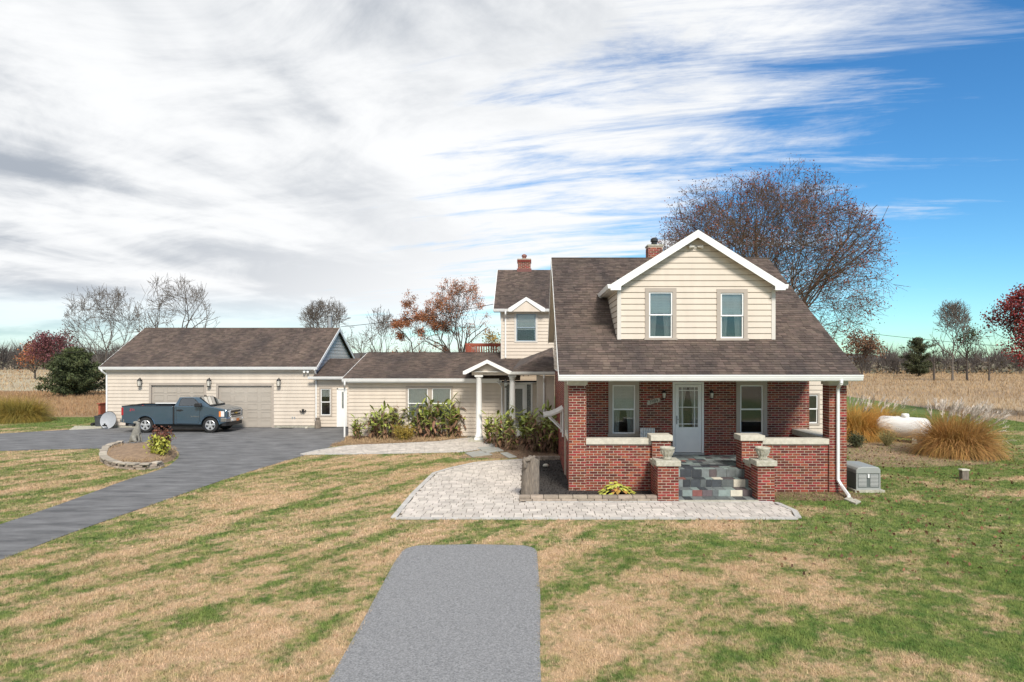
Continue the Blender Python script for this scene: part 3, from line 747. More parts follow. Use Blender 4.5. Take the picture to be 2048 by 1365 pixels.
for s in (0, 1):
    xe = DOX0 if s == 0 else DOX1
    ye = EAVE_Y+(DEZ-EAVE_Z)/SL
    pts = [(xe,DOY,DEZ),(xe,ye,DEZ),(DCX,yr,DAZ),(DCX,DOY,DAZ)]
    dr = slab('roof', 'flashing', house, pts, .1)
    S_ = Vector((DCX-xe, 0, DAZ-DEZ)); sl_ = S_.length
    shingles(dr, (xe,DOY,DEZ), (0,1,0), S_, [(0,0),(ye-DOY,0),(yr-DOY,sl_),(0,sl_)])
    d_ = 1 if s == 0 else -1
    MB().prism([(xe-.0*d_,DEZ-.17),(xe,DEZ+.005),(DCX,DAZ+.005),(DCX,DAZ-.23),(xe+.32*d_,DEZ-.05),(xe+.32*d_,DEZ-.17)], DOY-.035, DOY-.002, 'y').build('rake_board', 'white_trim', house)
    MB().prism([(xe+.26*d_,DEZ+.06),(DCX,DAZ-.13),(DCX,DAZ-.16),(xe+.26*d_,DEZ+.03)], DOY, DY-.001, 'y').build('soffit', 'siding_white', house)
    gx = xe-.10 if s == 0 else xe
    MB().prism([(gx,DEZ+.01),(gx+.10,DEZ+.01),(gx+.10,DEZ-.12),(gx+.03,DEZ-.12)] if s == 0 else [(gx,DEZ+.01),(gx+.10,DEZ+.01),(gx+.07,DEZ-.12),(gx,DEZ-.12)], DOY-.03, ye-.05, 'y').build('gutter', 'white_trim', house)
    bx('soffit', 'white_trim', house, min(xe,xe+.27*d_), max(xe,xe+.27*d_), DOY, ye-.3, DEZ-.14, DEZ-.115)
MB().box(DOX0-.06,DOX0+.02,yb-.32,yb-.24,5.98,6.10).build('downspout', 'white_trim', house)
fl = thing('flood_lamp', (PX(1390,DY),DY-.05,PZ(495,DY)), 'twin flood lamps under the peak of the dormer gable', 'flood lamp')
x_, z_ = PX(1390,DY), PZ(495,DY)
MB().box(x_-.05,x_+.05,DY-.07,DY-.02,z_-.05,z_+.05).build('base', 'siding_white', fl)
for s in (-1,1): MB().lathe([(.03,0),(.04,.06),(.07,.16),(.065,.17)], 12, (x_+s*.05,DY-.12,z_), 'x').build('lamp_head', 'lamp_glass', fl) if s > 0 else MB().lathe([(.03,0),(.04,-.06),(.07,-.16),(.065,-.17)], 12, (x_+s*.05,DY-.12,z_), 'x').build('lamp_head', 'lamp_glass', fl)
def chimney(parent, x0, x1, y0, y1, z0, z1, flue=.2, fm='iron_black'):
    c = bx('chimney', 'mortar', parent, x0, x1, y0, y1, z0, z1)
    brickwork(c, (x0,y0,z0), FX, FN, x1-x0, z1-z0); brickwork(c, (x0,y1,z0), (0,-1,0), (-1,0,0), y1-y0, z1-z0, phase=1); brickwork(c, (x1,y0,z0), (0,1,0), (1,0,0), y1-y0, z1-z0, phase=1)
    bx('crown', 'old_concrete', c, x0-.03, x1+.03, y0-.03, y1+.03, z1, z1+.06)
    MB().lathe([(.12,0),(.12,flue*.55),(.16,flue*.6),(.15,flue),(.06,flue+.05)], 12, ((x0+x1)/2,(y0+y1)/2,z1+.06)).build('flue', fm, c)
    return c
chimney(house, 4.80, 5.40, 28.3, 28.9, 7.0, 8.58, .28)
# rear bump-out seen through the porch on the right
bo = siding(house, (BWX1,27,0), FX, FN, [(0,0),(2.5,0),(2.5,3.3),(0,3.3)], [(1.55,2.10,1.35,2.55)], .19, 'siding', base='wall')
window(house, 27, BWX1+1.55, BWX1+2.1, 1.35, 2.55, .07, 'taupe_trim', False, 0, 'white_trim')
slab('roof', 'flashing', house, [(BWX1,26.8,3.32),(BWX1+2.6,26.8,3.32),(BWX1+2.6,31,3.5),(BWX1,31,3.5)], .1)
bx('wall', 'siding', house, BWX1+2.4, BWX1+2.5, 27.0, 31, 0, 3.3)
# house number, sconces, radiator, urns
hn = thing('house_number_sign', (PX(1306,YB),YB-.02,PZ(803,YB)), 'pale slanted house number plank with black digits on the porch wall', 'sign')
c_ = Vector((PX(1307,YB), YB-.03, PZ(803,YB))); th = R(14)
def rot(px, pz): return (c_.x+px*math.cos(th)-pz*math.sin(th), c_.z+px*math.sin(th)+pz*math.cos(th))
MB().prism([rot(*p) for p in ((-.23,-.055),(-.19,-.075),(.21,-.06),(.19,-.03),(.24,.0),(.20,.03),(.23,.07),(-.2,.07),(-.18,.03),(-.24,.01))], YB-.035, YB-.012, 'y').build('plank', 'cap_stone', hn)
text_mesh('digits', '3989', .15, 'iron_black', hn, (c_.x, YB-.038, c_.z), -th)
def lantern(x, y, z, label, s=1.0, lit='lamp_glass'):
    t = thing('wall_lantern', (x,y,z), label, 'lantern', 'black wall lanterns')
    MB().box(x-.05*s,x+.05*s,y-.02,y,z-.1*s,z+.12*s).path([(x,y-.02,z+.08*s),(x,y-.09*s,z+.17*s),(x,y-.14*s,z+.13*s)],.012*s,6).build('bracket', 'iron_black', t)
    MB().lathe([(.02*s,.14*s),(.05*s,.12*s),(.095*s,.05*s),(.095*s,.04*s)], 8, (x,y-.14*s,z)).build('cap', 'iron_black', t); MB().lathe([(.085*s,-.17*s),(.06*s,-.2*s),(.01,-.21*s)], 8, (x,y-.14*s,z)).build('base', 'iron_black', t)
    MB().lathe([(.06*s,-.17*s),(.085*s,.04*s)], 8, (x,y-.14*s,z)).build('glass', lit, t)
    cg = MB()
    for i in range(4):
        a = R(45+90*i); cg.tube((x+.065*s*math.cos(a),y-.14*s+.065*s*math.sin(a),z-.17*s),(x+.09*s*math.cos(a),y-.14*s+.09*s*math.sin(a),z+.05*s),.008*s,.008*s,5)
    cg.build('cage', 'iron_black', t)
lantern(PX(1327,YB), YB, PZ(788,YB), 'small black lantern left of the white front door', .8)
lantern(PX(1422,YB), YB, PZ(788,YB), 'small black lantern right of the white front door', .8)
rd = thing('radiator', (3.74,22.3,PF), 'old white cast iron radiator standing on the porch', 'radiator')
for i in range(9):
    x_ = 3.52+i*.053
    MB().prism([(22.2,PF+.03),(22.36,PF+.03),(22.36,1.60),(22.33,1.64),(22.23,1.64),(22.2,1.60)], x_, x_+.034, 'x').build('section', 'white_trim', rd, bevel=.008)
MB().tube((3.52,22.28,PF+.15),(3.98,22.28,PF+.15),.03).tube((3.52,22.28,1.5),(3.98,22.28,1.5),.03).build('manifold', 'grey_metal', rd)
def urn(x, y, z, label):
    t = thing('garden_urn', (x,y,z), label, 'urn', 'concrete urns on the step piers')
    MB().lathe([(.0,.02),(.11,.02),(.12,0),(.13,.02),(.10,.09),(.13,.12),(.175,.2),(.185,.27),(.205,.29),(.205,.33),(.18,.335),(.165,.28),(.0,.27)], 24, (x,y,z), cap=False).build('bowl', 'old_concrete', t, smooth=True)
    rb_ = MB()
    for i in range(12):
        a = 2*math.pi*i/12; rb_.tube((x+.125*math.cos(a),y+.125*math.sin(a),z+.11),(x+.183*math.cos(a),y+.183*math.sin(a),z+.25),.016,.022,6)
    rb_.build('flute', 'old_concrete', t)
    for i in range(4):
        a = R(45+90*i); MB().box(x+.09*math.cos(a)-.03,x+.09*math.cos(a)+.03,y+.09*math.sin(a)-.03,y+.09*math.sin(a)+.03,z,z+.11).build('foot', 'old_concrete', t, bevel=.01)
urn(PX(1335,18.8), 18.82, 1.131, 'weathered concrete urn on the left step pier'); urn(PX(1526,18.8), 18.82, 1.131, 'weathered concrete urn on the right step pier')
# white hood over the side basement entrance
hd = thing('entrance_hood', (HX0,24,0), 'small white curved hood on brackets on the left brick wall', 'awning')
pr = [(.0,2.22),(-.2,2.1),(-.42,2.02),(-.66,1.98),(-.66,1.93),(-.42,1.96),(-.2,2.04),(.0,2.14)]
MB().prism([(HX0-.012+p[0],p[1]) for p in pr], 23.1, 24.7, 'y').build('canopy', 'siding_white', hd)
for y_ in (23.15, 24.6):
    MB().path([(HX0-.03,y_,1.25),(HX0-.03,y_,2.12)],.035,6).path([(HX0-.03,y_,1.45),(HX0-.52,y_,1.93)],.03,6).build('bracket', 'white_trim', hd)

# ------------------------------------------------------------ low wing, upper tower and entry portico
WY, WE, WEZ, WRY, WRZ = 33.6, 33.2, 2.95, 38.3, 4.24
wing = thing('side_wing', (-4, WY, 0), 'low beige sided wing with double window, small tower and columned entry', 'house wing')
WX0, WX1 = -9.05, HX0-.05
wop = [(PX(812,WY)-WX0, PX(906,WY)-WX0, .95, PZ(773,WY)), (PX(1009,WY)-WX0, PX(1065,WY)-WX0, .12, PZ(765,WY))]
siding(wing, (WX0,WY,0), FX, FN, [(0,.1),(WX1-WX0,.1),(WX1-WX0,2.75),(0,2.75)], wop, .183, 'siding', base='wall')
bx('foundation', 'old_concrete', wing, WX0+.02, WX1, WY+.005, WY+.2, 0, .1)
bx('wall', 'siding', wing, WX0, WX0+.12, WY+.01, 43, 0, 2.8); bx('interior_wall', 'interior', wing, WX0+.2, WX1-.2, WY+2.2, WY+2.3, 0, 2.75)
a, b = WX0+wop[0][0], WX0+wop[0][1]; mid = (a+b)/2
window(wing, WY, a-.003, mid+.03, .95, wop[0][3]+.003, .10, 'taupe_trim', False, .98, 'white_trim')
window(wing, WY, mid+.031, b+.003, .95, wop[0][3]+.003, .10, 'taupe_trim', False, .98, 'white_trim')
bx('mullion', 'white_trim', wing, mid-.045, mid+.10, WY-.06, WY-.046, .95, wop[0][3]-.1)
SW = Vector((0, WRY-WE, WRZ-WEZ)); wsl = (WRZ-WEZ)/(WRY-WE)
WRX0, WRX1 = -9.25, -.6
rf = slab('roof', 'flashing', wing, [(WRX0,WE,WEZ),(WRX1,WE,WEZ),(WRX1,WRY,WRZ),(WRX0,WRY,WRZ)], .1)
TY, TX0, TX1 = 36.9, -1.68, 2.6
shingles(rf, (WRX0,WE-.02,WEZ-.008), FX, SW, [(0,0),(WRX1-WRX0,0),(WRX1-WRX0,SW.length),(0,SW.length)], opens=lambda p: p.x > TX0 and p.y > TY)
slab('roof', 'flashing', wing, [(WRX0,WRY,WRZ),(WRX1,WRY,WRZ),(WRX1,43.4,2.95),(WRX0,43.4,2.95)], .1)
bx('ridge_cap', 'shingle', wing, WRX0, TX0-.02, WRY-.1, WRY+.1, WRZ-.03, WRZ+.03)
MB().prism([(WE,WEZ+.005),(WRY,WRZ+.005),(43.4,2.955),(43.4,2.8),(WRY,WRZ-.16),(WE,WEZ-.16)], WRX0-.03, WRX0-.002, 'x').build('rake_board', 'white_trim', wing)
gutter(wing, WRX0, -1.62, WE+.01, WEZ-.015, .15); bx('fascia', 'white_trim', wing, WRX0, -1.5, WE+.012, WE+.05, WEZ-.22, WEZ-.09)
bx('soffit', 'white_trim', wing, WRX0, WX1, WE+.05, WY, WEZ-.235, WEZ-.215)
spout(wing, [(PX(690,WE),WE-.06,WEZ-.14),(PX(690,WE),WE-.06,WEZ-.3),(PX(690,WY),WY-.08,WEZ-.5),(PX(690,WY),WY-.08,.05)])
spout(wing, [(-1.75,WE-.06,WEZ-.14),(-1.6,WE-.06,WEZ-.26),(-1.5,WY-.08,WEZ-.4),(-1.5,WY-.08,.05)])
# entry door with leaded glass and side lights
ex0, ex1 = WX0+wop[1][0], WX0+wop[1][1]; ez0, ez1 = .12, wop[1][3]
dr = MB()
for q0, q1 in ((ex0,ex0+.09),(ex0+.28,ex0+.36),(ex1-.36,ex1-.28),(ex1-.08,ex1)): dr.box(q0,q1,WY-.05,WY+.08,ez0,ez1-.1)
dr.box(ex0,ex1,WY-.055,WY+.08,ez1-.1,ez1)
dr = dr.build('door', 'white_trim', wing)
lf = MB(); la, lb = ex0+.365, ex1-.365
lf.box(la,la+.13,WY-.02,WY+.03,ez0,ez1-.11).box(lb-.13,lb,WY-.02,WY+.03,ez0,ez1-.11).box(la+.13,lb-.13,WY-.02,WY+.03,ez0,.55).box(la+.13,lb-.13,WY-.02,WY+.03,ez1-.32,ez1-.11)
lf.build('door_leaf', 'white_trim', dr); bx('leaded_glass', 'leaded', dr, la+.13, lb-.13, WY-.0, WY+.01, .55, ez1-.32)
for q0, q1 in ((ex0+.09,ex0+.28),(ex1-.28,ex1-.08)): bx('side_light', 'leaded', dr, q0, q1, WY+.01, WY+.02, ez0+.3, ez1-.1); bx('panel', 'white_trim', dr, q0, q1, WY+.0, WY+.04, ez0, ez0+.3)
bx('stoop', 'old_concrete', wing, -3.0, .9, 31.7, 33.55, 0, .11)
# projecting bay between portico and brick house
PYF = 32.0
siding(wing, (.234,PYF,0), FX, FN, [(0,0),(HX0-.03-.234,0),(HX0-.03-.234,3.1),(0,3.1)], [], .183, 'siding', base='wall')
siding(wing, (.234,WY,0), (0,-1,0), (-1,0,0), [(.01,0),(WY-PYF,0),(WY-PYF,3.1),(.01,3.1)], [], .183, 'siding', base='wall')
bx('corner_board', 'siding_white', wing, .21, .31, PYF-.03, PYF-.024, 0, 3.1)
PG = 31.6; PZE = 3.30; PAZ = 3.84; PXL, PXA, PXR = -3.19, -2.1, -1.0
spout(wing, [(PX(1088,PG),PG-.03,PZE-.14),(PX(1088,PG),PG-.02,PZE-.3),(PX(1088,PYF),PYF-.08,PZE-.5),(PX(1088,PYF),PYF-.08,.05)])
# portico
col = [(.19,0),(.19,.08),(.165,.10),(.165,.16),(.148,.2),(.148,.8),(.125,2.72),(.15,2.76),(.15,2.8),(.17,2.84)]
for x_ in (PX(958,PYF), PX(1024.5,PYF)):
    c = MB().lathe(col, 20, (x_,PYF,.22)).build('column', 'white_trim', wing, smooth=True)
    bx('plinth', 'white_trim', c, x_-.2, x_+.2, PYF-.2, PYF+.2, .11, .22); bx('abacus', 'white_trim', c, x_-.19, x_+.19, PYF-.19, PYF+.19, 3.06, 3.13)
bx('beam', 'siding', wing, PXL+.35, HX0-.05, PYF-.12, PYF+.12, 3.13, 3.28)
bx('beam', 'siding', wing, PXL+.35, PXL+.6, PYF+.12, WY-.03, 3.13, 3.28)
MB().prism([(PXL+.3,3.29),(PXR+.1,3.29),(PXA,PAZ-.14)], PYF-.1, PYF-.05, 'y').build('gable_panel', 'siding', wing)
bx('ceiling', 'white_trim', wing, PXL+.3, HX0-.03, PG+.1, WY, 3.281, 3.30)
RB = 36.9
for xe, d_ in ((PXL,1),(PXR,-1)):
    yb_ = RB
    pts = [(xe,PG,PZE),(xe,yb_,PZE),(PXA,yb_,PAZ),(PXA,PG,PAZ)]
    pr_ = slab('roof', 'flashing', wing, pts, .08); S_ = Vector((PXA-xe,0,PAZ-PZE))
    shingles(pr_, (xe,PG,PZE), (0,1,0), S_, [(0,0),(yb_-PG,0),(yb_-PG,S_.length),(0,S_.length)])
    MB().prism([(xe-.03*d_,PZE-.12),(xe-.03*d_,PZE+.02),(PXA,PAZ+.02),(PXA,PAZ-.15),(xe+.1*d_,PZE-.12)], PG-.04, PG-.003, 'y').build('rake_board', 'white_trim', wing)
gutter(wing, PXR, HX0-.02, PG+.01, PZE-.0, .13)
# roof between portico ridge, tower and brick house
T1 = (PX(1040,RB), RB, PZ(719.5,RB)); T2 = (HX0-.03, RB-2.6, PZ(700,RB-2.6)); E1 = (PXR,PG,PZE); E2 = (HX0-.03,PG,PZE)
def planar_shingles(parent, P):
    """shingle a planar quad/tri given eave start, eave end, then the rest"""
    O = Vector(P[0]); U_ = (Vector(P[1])-O).normalized(); nn = U_.cross(Vector(P[2])-O).normalized()
    if nn.z < 0: nn = -nn
    S_ = nn.cross(U_).normalized()
    if S_.z < 0: S_ = -S_
    shingles(parent, O, U_, S_, [((Vector(p)-O).dot(U_), (Vector(p)-O).dot(S_)) for p in P])
q1 = slab('roof', 'flashing', wing, [E1, E2, T2], .06); planar_shingles(q1, [E1, E2, T2])
q2 = slab('roof', 'flashing', wing, [E1, T2, (HX0-.03,RB,PZ(696,RB)), T1], .05); planar_shingles(q2, [E1, T2, (HX0-.03,RB,PZ(696,RB)), T1])
# tower
tz0 = 3.55; TEZ = 6.50
top_ = [(PX(1029,TY)-TX0, PX(1075,TY)-TX0, PZ(683,TY), PZ(625,TY))]
siding(wing, (TX0,TY,0), FX, FN, [(0,tz0),(TX1-TX0,tz0),(TX1-TX0,TEZ),(0,TEZ)], top_, .183, 'siding', base='tower_wall')
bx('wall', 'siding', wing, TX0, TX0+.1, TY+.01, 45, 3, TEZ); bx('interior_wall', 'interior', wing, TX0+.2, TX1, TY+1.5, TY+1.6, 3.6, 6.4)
window(wing, TY, TX0+top_[0][0]-.003, TX0+top_[0][1]+.003, top_[0][2], top_[0][3]+.003, .10, 'siding_white', False, .55, 'vinyl_blue')
MB().box(TX0-.03,TX0+.1,TY-.035,TY-.025,tz0,TEZ).build('corner_board', 'siding_white', wing)
TE, TRY, TRZ, TRX0 = 36.55, 40.9, 9.23, -2.08
St = Vector((0,TRY-TE,TRZ-6.58)); gx0, gx1, gxa = PX(1018,TE), PX(1089,TE), PX(1052.5,TE); gz = 7.18
tr_ = slab('roof', 'flashing', wing, [(TRX0,TE,6.58),(3.2,TE,6.58),(3.2,TRY,TRZ),(TRX0,TRY,TRZ)], .1)
shingles(tr_, (TRX0,TE-.02,6.57), FX, St, [(0,0),(3.2-TRX0,0),(3.2-TRX0,St.length),(0,St.length)], opens=lambda p: gx0 < p.x < gx1 and p.z < 6.58+(gz-6.58)*(1-abs(p.x-gxa)/(gx1-gxa))-.05)
slab('roof', 'flashing', wing, [(TRX0,TRY,TRZ),(3.2,TRY,TRZ),(3.2,45.3,6.58),(TRX0,45.3,6.58)], .1)
MB().prism([(TE,6.585),(TRY,TRZ+.005),(45.3,6.585),(45.3,6.42),(TRY,TRZ-.18),(TE,6.42)], TRX0-.03, TRX0-.002, 'x').build('rake_board', 'white_trim', wing)
MB().prism([(TX0,0),(TX0,0)] if False else [(36.9,6.4),(40.9,9.0),(44.9,6.4)], TX0, TX0+.1, 'x').build('gable_wall', 'siding', wing)
gutter(wing, TRX0, gx0, TE+.01, 6.565, .14); gutter(wing, gx1, 3.2, TE+.01, 6.565, .14)
bx('soffit', 'white_trim', wing, TRX0, 3.2, TE+.03, TY, 6.40, 6.42)
MB().prism([(gx0+.1,6.42),(gx1-.1,6.42),(gxa,gz-.14)], TE-.09, TE-.05, 'y').build('gable_panel', 'siding', wing)
for xe, d_ in ((gx0,1),(gx1,-1)):
    yb_ = TE+(gz-6.58)/((TRZ-6.58)/(TRY-TE))
    gr_ = slab('roof', 'flashing', wing, [(xe,TE-.1,6.58),(xe,TE,6.58),(gxa,yb_,gz),(gxa,TE-.1,gz)], .06)
    S_ = Vector((gxa-xe,0,gz-6.58)); shingles(gr_, (xe,TE-.1,6.58), (0,1,0), S_, [(0,0),(.1,0),(yb_-TE+.1,S_.length),(0,S_.length)])
    MB().prism([(xe-.03*d_,6.42),(xe-.03*d_,6.60),(gxa,gz+.02),(gxa,gz-.17),(xe+.14*d_,6.42)], TE-.14, TE-.102, 'y').build('rake_board', 'white_trim', wing)
spout(wing, [(PX(1011,TE),TE-.06,6.45),(PX(1011,TE),TE-.06,6.3),(PX(1011,TY),TY-.07,6.1),(PX(1011,TY),TY-.07,3.95)])
c = chimney(wing, PX(1036,41), PX(1061,41), 40.7, 41.4, 8.7, PZ(521,41), .26, 'slate_red')
bx('corbel', 'brick', c, PX(1034.5,41), PX(1062.5,41), 40.66, 41.44, PZ(526,41), PZ(521,41)-.003)
bx('flashing', 'slate_red', c, PX(1034,41), PX(1063,41), 40.62, 41.45, 9.0, 9.27)
# red deck rail on the flat roof behind the wing ridge
dk = thing('deck_railing', (-3,40,4), 'red wooden deck railing above the low wing roof', 'railing')
bx('rail', 'red_wood', dk, PX(931,40), TX0, 39.97, 40.06, PZ(691,40), PZ(687,40)); bx('rail', 'red_wood', dk, PX(931,40), TX0, 39.98, 40.05, PZ(706,40)-.1, PZ(706,40)-.02)
bx('rail', 'red_wood', dk, PX(931,40), TX0, 43.97, 44.06, PZ(691,40), PZ(687,40)); bx('deck', 'red_wood', dk, PX(931,40), TX0, 39.9, 44.1, 3.9, 3.98)
x_ = PX(931,40)
while x_ < TX0-.05:
    bx('baluster', 'red_wood', dk, x_, x_+.05, 39.99, 40.03, 4.0, PZ(690,40)); bx('baluster', 'red_wood', dk, x_+.03, x_+.08, 44.0, 44.04, 4.0, PZ(690,40)); x_ += .15
for k in range(12): bx('baluster', 'red_wood', dk, PX(931,40), PX(931,40)+.05, 40.1+k*.32, 40.15+k*.32, 4.0, PZ(690,40))
# hanging lantern in the portico
hl = thing('hanging_lantern', (PX(1011,31.9),31.9,2.7), 'black hanging lantern in the entry portico', 'lantern')
x_, z_ = PX(1011,31.9), PZ(768,31.9)
MB().tube((x_,31.9,z_+.2),(x_,31.9,3.13),.008,.008,5).build('chain', 'iron_black', hl); MB().lathe([(.02,.22),(.05,.18),(.12,.08),(.12,.07)],8,(x_,31.9,z_)).build('cap', 'iron_black', hl)
MB().lathe([(.06,-.12),(.1,.07)],8,(x_,31.9,z_)).build('glass', 'leaded', hl); MB().lathe([(.065,-.12),(.04,-.16),(.01,-.19)],8,(x_,31.9,z_)).build('finial', 'iron_black', hl)

# ------------------------------------------------------------ garage and breezeway
GY, GX0, GX1 = 38.6, -24.1, -12.3
gar = thing('garage', ((GX0+GX1)/2, GY, 0), 'long beige two door garage with brown shingle roof', 'garage')
def gpx(p): return PX(p, GY)
d1 = (gpx(303), gpx(409), 0.02, PZ(771,GY)); d2 = (gpx(437), gpx(544), 0.02, PZ(772,GY))
siding(gar, (GX0,GY,0), FX, FN, [(0,.12),(GX1-GX0,.12),(GX1-GX0,3.3),(0,3.3)], [(d[0]-GX0-.12,d[1]-GX0+.12,.0,d[3]+.12) for d in (d1,d2)], .20, 'siding', base='wall')
bx('foundation', 'old_concrete', gar, GX0+.02, d1[0]-.12, GY+.005, GY+.2, 0, .12); bx('foundation', 'old_concrete', gar, d1[1]+.12, d2[0]-.12, GY+.005, GY+.2, 0, .12); bx('foundation', 'old_concrete', gar, d2[1]+.12, GX1, GY+.005, GY+.2, 0, .12)
for d in (d1,d2):
    t = MB().box(d[0]-.12,d[0],GY-.04,GY+.12,.0,d[3]).box(d[1],d[1]+.12,GY-.04,GY+.12,.0,d[3]).box(d[0]-.12,d[1]+.12,GY-.042,GY+.12,d[3],d[3]+.12).build('garage_door', 'taupe_trim', gar)
    n_ = 5; h_ = (d[3]-.02)/n_
    for k in range(n_):
        pn = MB().box(d[0],d[1],GY+.07,GY+.11,.02+k*h_+.004,.02+(k+1)*h_-.004)
        for j in range(4):
            w_ = (d[1]-d[0])/4; x_ = d[0]+j*w_
            for (a0,a1,c0,c1) in ((.12,.88,.16,.22),(.12,.88,.78,.84),(.12,.15,.22,.78),(.85,.88,.22,.78)): pn.box(x_+w_*a0,x_+w_*a1,GY+.055,GY+.071,.02+k*h_+h_*c0,.02+k*h_+h_*c1)
        pn.build('door_panel', 'garage_door', t)
GE, GEZ, GRY, GRZ, GRX0, GRX1 = 38.3, 3.46, 42.8, 5.82, -24.3, -12.1
Sg = Vector((0,GRY-GE,GRZ-GEZ))
r_ = slab('roof', 'flashing', gar, [(GRX0,GE,GEZ),(GRX1,GE,GEZ),(GRX1,GRY,GRZ),(GRX0,GRY,GRZ)], .1)
shingles(r_, (GRX0,GE-.02,GEZ-.01), FX, Sg, [(0,0),(GRX1-GRX0,0),(GRX1-GRX0,Sg.length),(0,Sg.length)])
slab('roof', 'flashing', gar, [(GRX0,GRY,GRZ),(GRX1,GRY,GRZ),(GRX1,47.3,GEZ),(GRX0,47.3,GEZ)], .1)
bx('ridge_cap', 'shingle', gar, GRX0, GRX1, GRY-.1, GRY+.1, GRZ-.04, GRZ+.025)
for X_ in (GRX0-.03, GRX1): MB().prism([(GE,GEZ+.005),(GRY,GRZ+.005),(47.3,GEZ+.005),(47.3,GEZ-.16),(GRY,GRZ-.19),(GE,GEZ-.16)], X_, X_+.03, 'x').build('rake_board', 'white_trim', gar)
siding(gar, (GX1,GY,0), (0,1,0), (1,0,0), [(.05,2.2),(8.4,2.2),(8.4,3.4),(4.2,5.66),(.05,3.4)], [], .20, 'siding_white', base='gable_wall')
siding(gar, (GX0,GY+8.4,0), (0,-1,0), (-1,0,0), [(0,0),(8.39,0),(8.39,3.4),(4.2,5.66),(0,3.4)], [], .20, 'siding_white', base='gable_wall')
bx('wall', 'siding', gar, GX0+.02, GX1-.02, 46.9, 47.0, 0, 3.4)
gutter(gar, GRX0, GRX1+.03, GE+.01, GEZ-.015, .15); bx('fascia', 'white_trim', gar, GRX0, GRX1, GE+.012, GE+.05, GEZ-.2, GEZ-.09); bx('soffit', 'white_trim', gar, GRX0, GRX1, GE+.05, GY, GEZ-.17, GEZ-.15)
spout(gar, [(gpx(210),GE-.06,3.3),(gpx(212),GE-.06,3.2),(gpx(215),GY-.07,3.0),(gpx(215),GY-.07,.05)]); spout(gar, [(gpx(633),GE-.06,3.3),(gpx(633),GY-.07,3.0),(gpx(633),GY-.07,.05)])
# breezeway
BX0, BX1 = GX1+.01, -9.0
wz = [(gpx(638.5)-BX0, gpx(664.5)-BX0, PZ(831,GY), PZ(775,GY)), (gpx(674)-BX0, gpx(694)-BX0, .05, PZ(777,GY))]
siding(gar, (BX0,GY+.02,0), FX, FN, [(0,.05),(BX1-BX0,.05),(BX1-BX0,2.75),(0,2.75)], wz, .19, 'siding', base='breezeway_wall')
window(gar, GY+.02, BX0+wz[0][0], BX0+wz[0][1], wz[0][2], wz[0][3], .09, 'taupe_trim', False, .3, 'white_trim')
bx('interior_wall', 'interior', gar, BX0+.1, BX1, GY+1.6, GY+1.7, 0, 2.7)
q = BX0+wz[1][0]; q2_ = BX0+wz[1][1]
dd = MB().box(q,q+.07,GY-.04,GY+.06,.05,wz[1][3]).box(q,q2_,GY-.04,GY+.06,wz[1][3]-.07,wz[1][3]).box(q+.07,q2_,GY,GY+.05,.05,wz[1][3]-.07).build('door', 'white_trim', gar)
bx('pane', 'leaded', dd, q+.28, q+.42, GY-.012, GY-.001, 1.1, wz[1][3]-.2)
Sb = Vector((0,3.2,1.0)); rb_ = slab('roof', 'flashing', gar, [(GX1+.03,38.2,2.92),(WRX0+.6,38.2,2.92),(WRX0+.6,41.4,3.92),(GX1+.03,41.4,3.92)], .08)
shingles(rb_, (GX1+.03,38.18,2.915), FX, Sb, [(0,0),(WRX0+.6-GX1-.03,0),(WRX0+.6-GX1-.03,Sb.length),(0,Sb.length)])
gutter(gar, GX1-.25, -9.3, 38.2, 2.9, .14); bx('fascia', 'white_trim', gar, GX1+.02, -9.3, 38.21, 38.25, 2.72, 2.83)
MB().tube((PX(660,43.3),43.3,5.3),(PX(660,43.3),43.3,PZ(633,43.3)),.13,.13,14).build('stove_pipe', 'grey_metal', gar); MB().lathe([(.2,0),(.2,.03),(.05,.12)],14,(PX(660,43.3),43.3,PZ(634,43.3)+.06)).build('pipe_cap', 'grey_metal', gar)
for k, (p, l_) in enumerate(((283,'black lantern left of the garage door behind the truck bed'),(421,'black lantern between the two garage doors'),(560,'black lantern right of the right garage door'))):
    lantern(gpx(p), GY-.02, PZ(764,GY), l_, 1.35)
fl = thing('flood_lamp', (gpx(615),GY,3.2), 'twin white flood lamps under the garage eave', 'flood lamp')
for s in (-1,1): MB().lathe([(.03,0),(.04,-.08),(.07,-.16)],10,(gpx(615)+s*.1,GY-.12,3.17),'y').build('lamp_head', 'white_trim', fl)
MB().box(gpx(615)-.12,gpx(615)+.12,GY-.13,GY-.03,3.18,3.23).build('base', 'white_trim', fl)
hb = thing('hose_bracket', (gpx(607),GY,.9), 'small dark iron hose bracket on the garage wall', 'bracket')
MB().path([(gpx(601),GY-.1,.98),(gpx(604),GY-.15,.9),(gpx(610),GY-.15,.9),(gpx(613),GY-.1,1.0)],.03,6).box(gpx(605),gpx(609),GY-.14,GY-.02,.9,1.06).build('hook', 'iron_black', hb)
tag(MB().box(gpx(584),gpx(586.5),GY-.05,GY-.024,.5,.62).box(gpx(588.5),gpx(591),GY-.05,GY-.024,.5,.62).build('outlet_box', 'grey_metal'), 'pair of small grey outlet boxes low on the garage wall', 'outlet')

